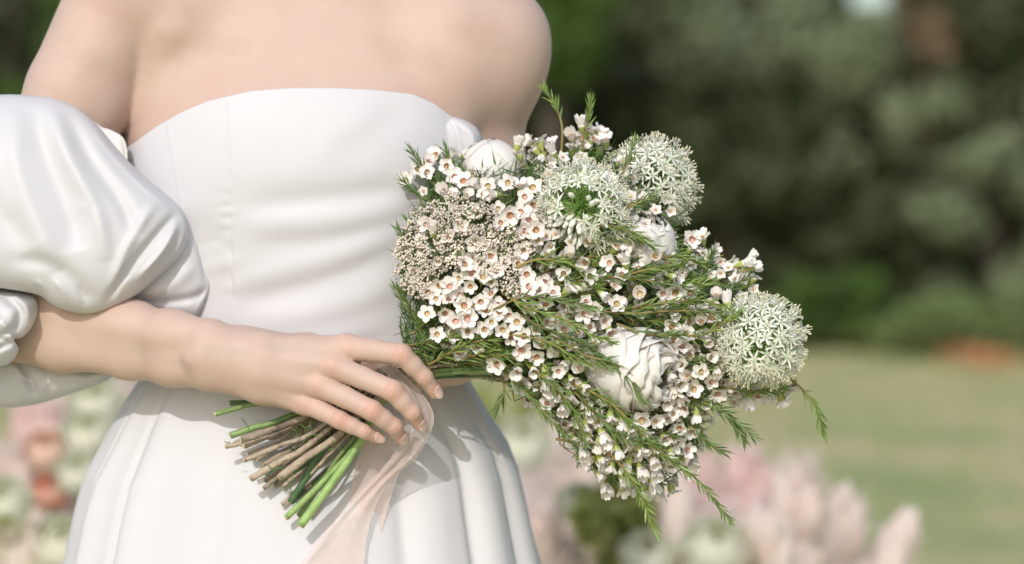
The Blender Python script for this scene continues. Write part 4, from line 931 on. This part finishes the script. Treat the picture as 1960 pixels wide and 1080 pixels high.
SH = [  # px, distance, width, height, z0, mat, label
 (1090, 15.5, 1.9, 3.3, .3, 'leafB', 'dark shrub rising just right of the bare shoulder'), (1260, 16.2, 2.2, 3.9, .2, 'leafA', 'grey-green tree directly above the far alliums'),
 (1400, 15.2, 1.6, 1.9, .05, 'leafB', 'low dark shrub behind the upper right wax flowers'), (1450, 16.6, 2.2, 3.6, .3, 'leafA', 'grey-green tree left of the sky gap'),
 (1610, 15.8, 1.9, 2.5, .1, 'leafA', 'pale grey-green shrub above the bright green bush'), (1740, 16.8, 2.0, 2.0, .1, 'leafC', 'brownish shrub under the sky gap'),
 (1820, 15.9, 1.6, 2.5, .2, 'leafC', 'brown twiggy shrub with pale patch near right edge'), (1930, 15.6, 1.8, 3.8, .2, 'leafB', 'tall dark tree at the top right corner'),
 (1700, 15.2, 1.7, 1.3, .0, 'leafB', 'low dark shrub right of the bright green bush'), (1900, 15.0, 2.0, 1.55, .0, 'leafA', 'low grey-green shrub at the right edge above the grass'),
 (2120, 15.8, 2.4, 3.4, .2, 'leafA', 'grey-green tree beyond the right edge'), (1570, 14.4, .8, .50, .0, 'leafD', 'bright green bush left of the low dark shrub'),
 (20, 12.0, 1.5, 3.0, .4, 'leafD', 'yellow-green leafy shrub in the top left corner'), (-60, 15.0, 2.6, 3.4, .0, 'leafB', 'dark shrub behind the yellow-green one at top left'),
 (180, 16.0, 2.4, 3.3, .1, 'leafB', 'dark shrub mostly hidden behind the raised arm'), (480, 16.4, 2.6, 3.4, .1, 'leafA', 'shrub hidden behind the upper body'),
 (800, 16.2, 2.6, 3.4, .1, 'leafB', 'shrub hidden behind the chest'), (1050, 14.0, .9, 3.0, 1.5, 'leafD', 'bright green leafy branch beside the bare shoulder'),
 (1340, 18.2, 3.4, 2.6, .0, 'leafB', 'dark thicket behind the grey-green trees'), (1700, 18.4, 3.8, 2.22, .0, 'leafB', 'dark thicket beneath the sky gap'), (2050, 18.4, 3.4, 2.6, .0, 'leafB', 'dark thicket at the far right')]
for i, (px, dd, wd, ht, z0, mt, lb) in enumerate(SH):
    tree = ht > 2.4; shrub('tree' if tree else 'shrub', 'tree' if tree else 'shrub', lb, px, dd, wd, ht, z0, M[mt], 50+i, nl=11000 if tree else 7000, leaf=.055)

for i, (px, dd, wd, ht) in enumerate([(1640, 14.6, 1.0, .30), (1760, 14.3, 1.1, .26), (1850, 14.0, 1.2, .36), (1950, 14.2, 1.3, .42), (1500, 14.8, .8, .35)]):
    shrub('low_plant', 'plant', ['pale weeds at the foot of the low dark shrub', 'short green weeds where lawn meets the brown shrub', 'green weeds beside the orange fallen leaves', 'taller weeds at the right edge of the lawn', 'low weeds left of the bright green bush'][i],
          px, dd, wd, ht, 0, M['weed'], 90+i, nl=1500, leaf=.03, group='weeds along the foot of the shrubs')
mb = MB()
for i in range(190):
    c = [(1865, 618, 13.7, .10), (1700, 655, 13.6, .9), (1560, 650, 13.8, .5)][0 if i < 260 else 1+i % 2]; q = PD(c[0], 540, c[2]); p = np.array([q[0]+rng.normal()*c[3], q[1]+rng.normal()*.35, .02+.05*rng.random()])
    a_ = rng.normal(size=3)*[1, 1, .4]; a_ = nrm(a_)*.035; b_ = nrm(np.cross(a_, rng.normal(size=3)))*.02; mb.add([p-a_, p+b_, p+a_, p-b_], [(0, 1, 2, 3)])
tag(mb.build('fallen_leaves', M['dryleaf'], smooth=False), kind='stuff')
# pampas plumes and flowers of the arrangement standing on the grass behind the bride
M['pampas'] = mat('pampas_plume', (.96, .87, .81), .9, var=[(.95, .86, .79), (.92, .74, .68)], vscale=5, transl=(.95, .84, .76), tr_fac=.5, objvar=.06)
M['pampas_pink'] = mat('pampas_plume_pink', (.95, .77, .72), .9, var=(.94, .80, .74), vscale=5, transl=(.95, .72, .66), tr_fac=.5)
M['straw'] = mat('straw_stem', (.50, .42, .24), .8, var=(.36, .36, .16), vscale=8)
M['orange'] = mat('orange_petal', (.88, .52, .38), .6, var=(.90, .62, .50), vscale=10, transl=(.9, .35, .15), tr_fac=.3)
M['peach'] = mat('peach_petal', (.90, .68, .56), .6, var=(.92, .76, .66), vscale=10, transl=(.9, .6, .4), tr_fac=.3)
M['cream'] = mat('cream_petal', (.84, .83, .70), .6, var=(.88, .87, .76), vscale=10, transl=(.85, .88, .65), tr_fac=.3)
M['olive'] = mat('olive_leaf', (.36, .40, .12), .6, var=(.48, .50, .20), vscale=8, transl=(.4, .5, .08), tr_fac=.3)
def plume_mesh(seed, H, Wd, material):
    """feathery spindle: lumpy inner mass of side branches with fine strands standing off it"""
    r = np.random.default_rng(seed); mb = MB()
    for k in range(46):          # drooping side branches, each a soft spindle
        t = (k+r.random())/46; az = r.uniform(0, 6.28); rr = Wd*.5*(1-t)**.5*min(1, t*4+.5)
        p0 = np.array([0, 0, H*t*.86]); out = np.array([math.cos(az), math.sin(az), 0])
        L = .09*r.uniform(.7, 1.2); p1 = p0+out*rr*.6+np.array([0, 0, L*.55]); p2 = p0+out*rr*r.uniform(.85, 1.1)+np.array([0, 0, L])
        tube(mb, spline([p0, p1, p2], 6), [.010, .024*r.uniform(.7, 1.1), .020, .002], 6, 0, False)
    tube(mb, [(0, 0, 0), (0, 0, H*.5), (0, 0, H)], [Wd*.16, Wd*.2, .004], 8, 0, False)
    V = []; F = []
    for i in range(1100):
        t = r.random(); az = r.uniform(0, 6.28); rr = Wd*.5*(1-t)**.5*min(1, t*4+.5); out = np.array([math.cos(az), math.sin(az), 0])
        p0 = out*rr*.7+np.array([0, 0, H*t]); d = nrm(out*.6+np.array([0, 0, 1])+r.normal(size=3)*.3); L = r.uniform(.02, .055); s_ = nrm(np.cross(d, r.normal(size=3)))*.0016
        V += [p0-s_, p0+s_, p0+d*L]; k = len(V)-3; F.append((k, k+1, k+2))
    mb.add(V, F); return mb.mesh('plume', [material])
PM = [plume_mesh(1, .44, .24, M['pampas']), plume_mesh(2, .42, .21, M['pampas']), plume_mesh(3, .42, .22, M['pampas_pink']), plume_mesh(4, .36, .13, M['pampas'])]
PL = [(int(q), int(w_), 3.2+.9*rng.random(), int(rng.integers(4)), rng.normal()*.12, 1.0, l_) for q, w_, l_ in [(1020, 880, 'beige plume touching the shaded right skirt edge'), (1160, 880, 'beige-pink plume under the lowest flower cluster'), (1290, 900, 'pink plume behind the trailing sprig tips'), (1480, 900, 'soft plume at the left flank of the tallest one'), (1580, 980, 'low plume filling the foot of the leaning one'), (90, 980, 'pink plume at the lower left under the orange bloom'), (200, 900, 'pale plume left of the skirt at mid height'), (30, 900, 'pinkish plume near the left edge at mid height'), (1080, 1000, 'low beige plume at the bottom beside the skirt'), (1420, 1010, 'low pink plume right of the bottom cream bloom')]]+[  # tip px, tip py, distance, mesh, tilt, scale, label
 (1535, 850, 3.5, 0, .06, 1.0, 'tallest pale pink pampas plume below the right allium'), (1625, 925, 3.6, 1, .16, .9, 'pale pampas plume leaning right beside the tallest one'),
 (1735, 985, 3.5, 3, .26, 1.0, 'slim pampas plume farthest right'), (1425, 835, 3.7, 2, -.04, 1.1, 'pink pampas plume just left of the tallest pale one'),
 (1330, 850, 3.9, 2, -.12, 1.1, 'pink pampas plume under the lowest wax flowers'), (1110, 830, 3.8, 0, -.10, 1.1, 'beige-pink pampas plume right of the skirt'),
 (1040, 800, 4.0, 1, -.05, 1.1, 'beige pampas plume touching the skirt edge in view'), (1470, 960, 3.3, 1, .02, .9, 'low pale plume in front of the tallest one'),
 (60, 745, 3.7, 2, -.05, 1.2, 'pink pampas plume under the hanging sleeve'), (10, 830, 3.5, 0, -.14, 1.1, 'beige pampas plume at the left edge'), (245, 700, 3.9, 0, .08, 1.1, 'beige pampas plume just left of the skirt waist'),
 (120, 700, 4.0, 1, .0, 1.1, 'pale pampas plume behind the orange bloom'), (1000, 930, 3.4, 0, -.2, 1.0, 'low beige plume against the lower skirt edge'), (1250, 980, 3.5, 2, -.02, .9, 'low pink plume between the two trailing sprigs'),
 (40, 1010, 3.3, 1, -.2, .9, 'low beige plume in the bottom left corner'), (1380, 930, 3.45, 0, .0, .9, 'broad beige plume behind the bottom cream bloom')]
for px, py, dd, mi, tilt, sc, lb in PL:
    tip = PD(px, py, dd); H = {0: .44, 1: .42, 2: .42, 3: .36}[mi]*sc+.03; d = nrm([math.sin(tilt), 0, math.cos(tilt)]); base = tip-d*H
    foot = base-d*(base[2]/d[2]); root = empty('pampas_grass', foot); tag(root, lb, 'pampas grass', 'pampas plumes standing on the lawn behind the bride')
    o = link('plume', PM[mi], root, base, Vector(d).to_track_quat('Z', 'Y') @ Quaternion((0, 0, 1), rng.uniform(0, 6)), sc)
    mb = MB(); tube(mb, [foot, (foot+base)/2, base+d*.1], .005, 6)
    mb.build('stem', M['straw'], root, foot)
def bloom(px, py, dd, rad, material, label, cat='flower', name='garden_flower', green=False):
    c = PD(px, py, dd); foot = np.array([c[0], c[1], 0]); root = empty(name, foot); tag(root, label, cat, 'blurred blooms standing behind the bride'); r = np.random.default_rng(int(px)); 
    mb = MB()
    for ring, (cnt, rr, tip) in enumerate(((6, 1.0, 1.3), (6, .8, .9), (5, .6, .6), (4, .4, .4))):
        for k in range(cnt):
            az = 2*math.pi*k/cnt+ring; V = []
            for a in range(6):
                v = a/5; pol = math.pi-(math.pi-tip)*v
                for b in range(6):
                    u = 2*b/5-1; wv = .75*math.sin(math.pi*min(.9, .15+.6*v)); q = az+u*wv
                    V.append(c+rad*rr*(1+.08*v*math.sin(u*5+k))*np.array([math.sin(pol)*math.cos(q), -math.cos(pol)*.5+math.sin(pol)*math.sin(q)*.5-.3*rr, math.sin(pol)*math.sin(q)*.7+math.cos(pol)*.6]))
            mb.add(V, grid_faces(6, 6))
    mb.build('blossom', material, root, c)
    mb = MB(); tube(mb, [foot, (foot+c)/2+[.01, 0, 0], c], .004, 6)
    for k in range(8): q = foot+(c-foot)*r.uniform(.3, .95); d_ = nrm([r.normal(), r.normal(), .4]); s2 = nrm(np.cross(d_, (0, 0, 1)))*.018; mb.add([q, q+d_*.05+s2, q+d_*.11, q+d_*.05-s2], [(0, 1, 2, 3)])
    mb.build('stalk', M['olive'], root, foot)
for a in [(95, 940, 3.4, .030, M['orange'], 'vivid orange bloom at lower left'), (90, 860, 3.5, .035, M['peach'], 'peach bloom above the vivid orange one'), (170, 830, 3.5, .042, M['cream'], 'cream bloom between the plumes left of the skirt'),
          (150, 905, 3.4, .035, M['cream'], 'small cream bloom beside the orange one'), (5, 960, 3.3, .045, M['cream'], 'cream bloom cut by the left edge'), (185, 770, 3.6, .045, M['cream'], 'greenish cream bloom just under the forearm'),
          (125, 1040, 3.3, .05, M['cream'], 'cream bloom in the lower left near the skirt hem line'), (1370, 1045, 3.3, .05, M['cream'], 'large cream bloom at the bottom centre right'), (1240, 1060, 3.3, .04, M['cream'], 'cream bloom left of the large one at the bottom'),
          (1000, 850, 3.8, .05, M['cream'], 'pale bloom right beside the skirt'), (1110, 960, 3.4, .035, M['cream'], 'pale bloom under the pointed sprigs')]: bloom(*a)
for px, py, dd, wdt, ht, lb in [(1190, 1010, 3.35, .12, .18, 'olive green tuft between the lower plumes'), (1000, 830, 4.3, .2, .7, 'grey-green leafy plant just right of the skirt'), (150, 1110, 3.4, .2, .2, 'olive leafy tuft at bottom left'), (150, 800, 4.3, .2, .6, 'leafy green plant behind the left plumes'), (1340, 1110, 3.4, .2, .2, 'green leafy tuft under the bottom blooms')]:
    c = PD(px, py, dd); b = np.array([c[0], c[1], 0]); root = empty('leafy_plant', b); tag(root, lb, 'plant', 'leafy plants among the plumes')
    me, cc = crown_mesh(int(px), wdt/2, wdt/2, ht/2, 900, .028, M['olive'], 14); link('foliage', me, root, b+[0, 0, max(c[2], ht/2)])
    mb = MB(); [tube(mb, spline([b, b+[q[0]*.3, q[1]*.3, c[2]*.6], b+[q[0], q[1], c[2]+q[2]]], 6), [.005, .002], 5) for q in cc[:8]]; mb.build('stalk', M['olive'], root, b)
print('objects', len(bpy.data.objects))
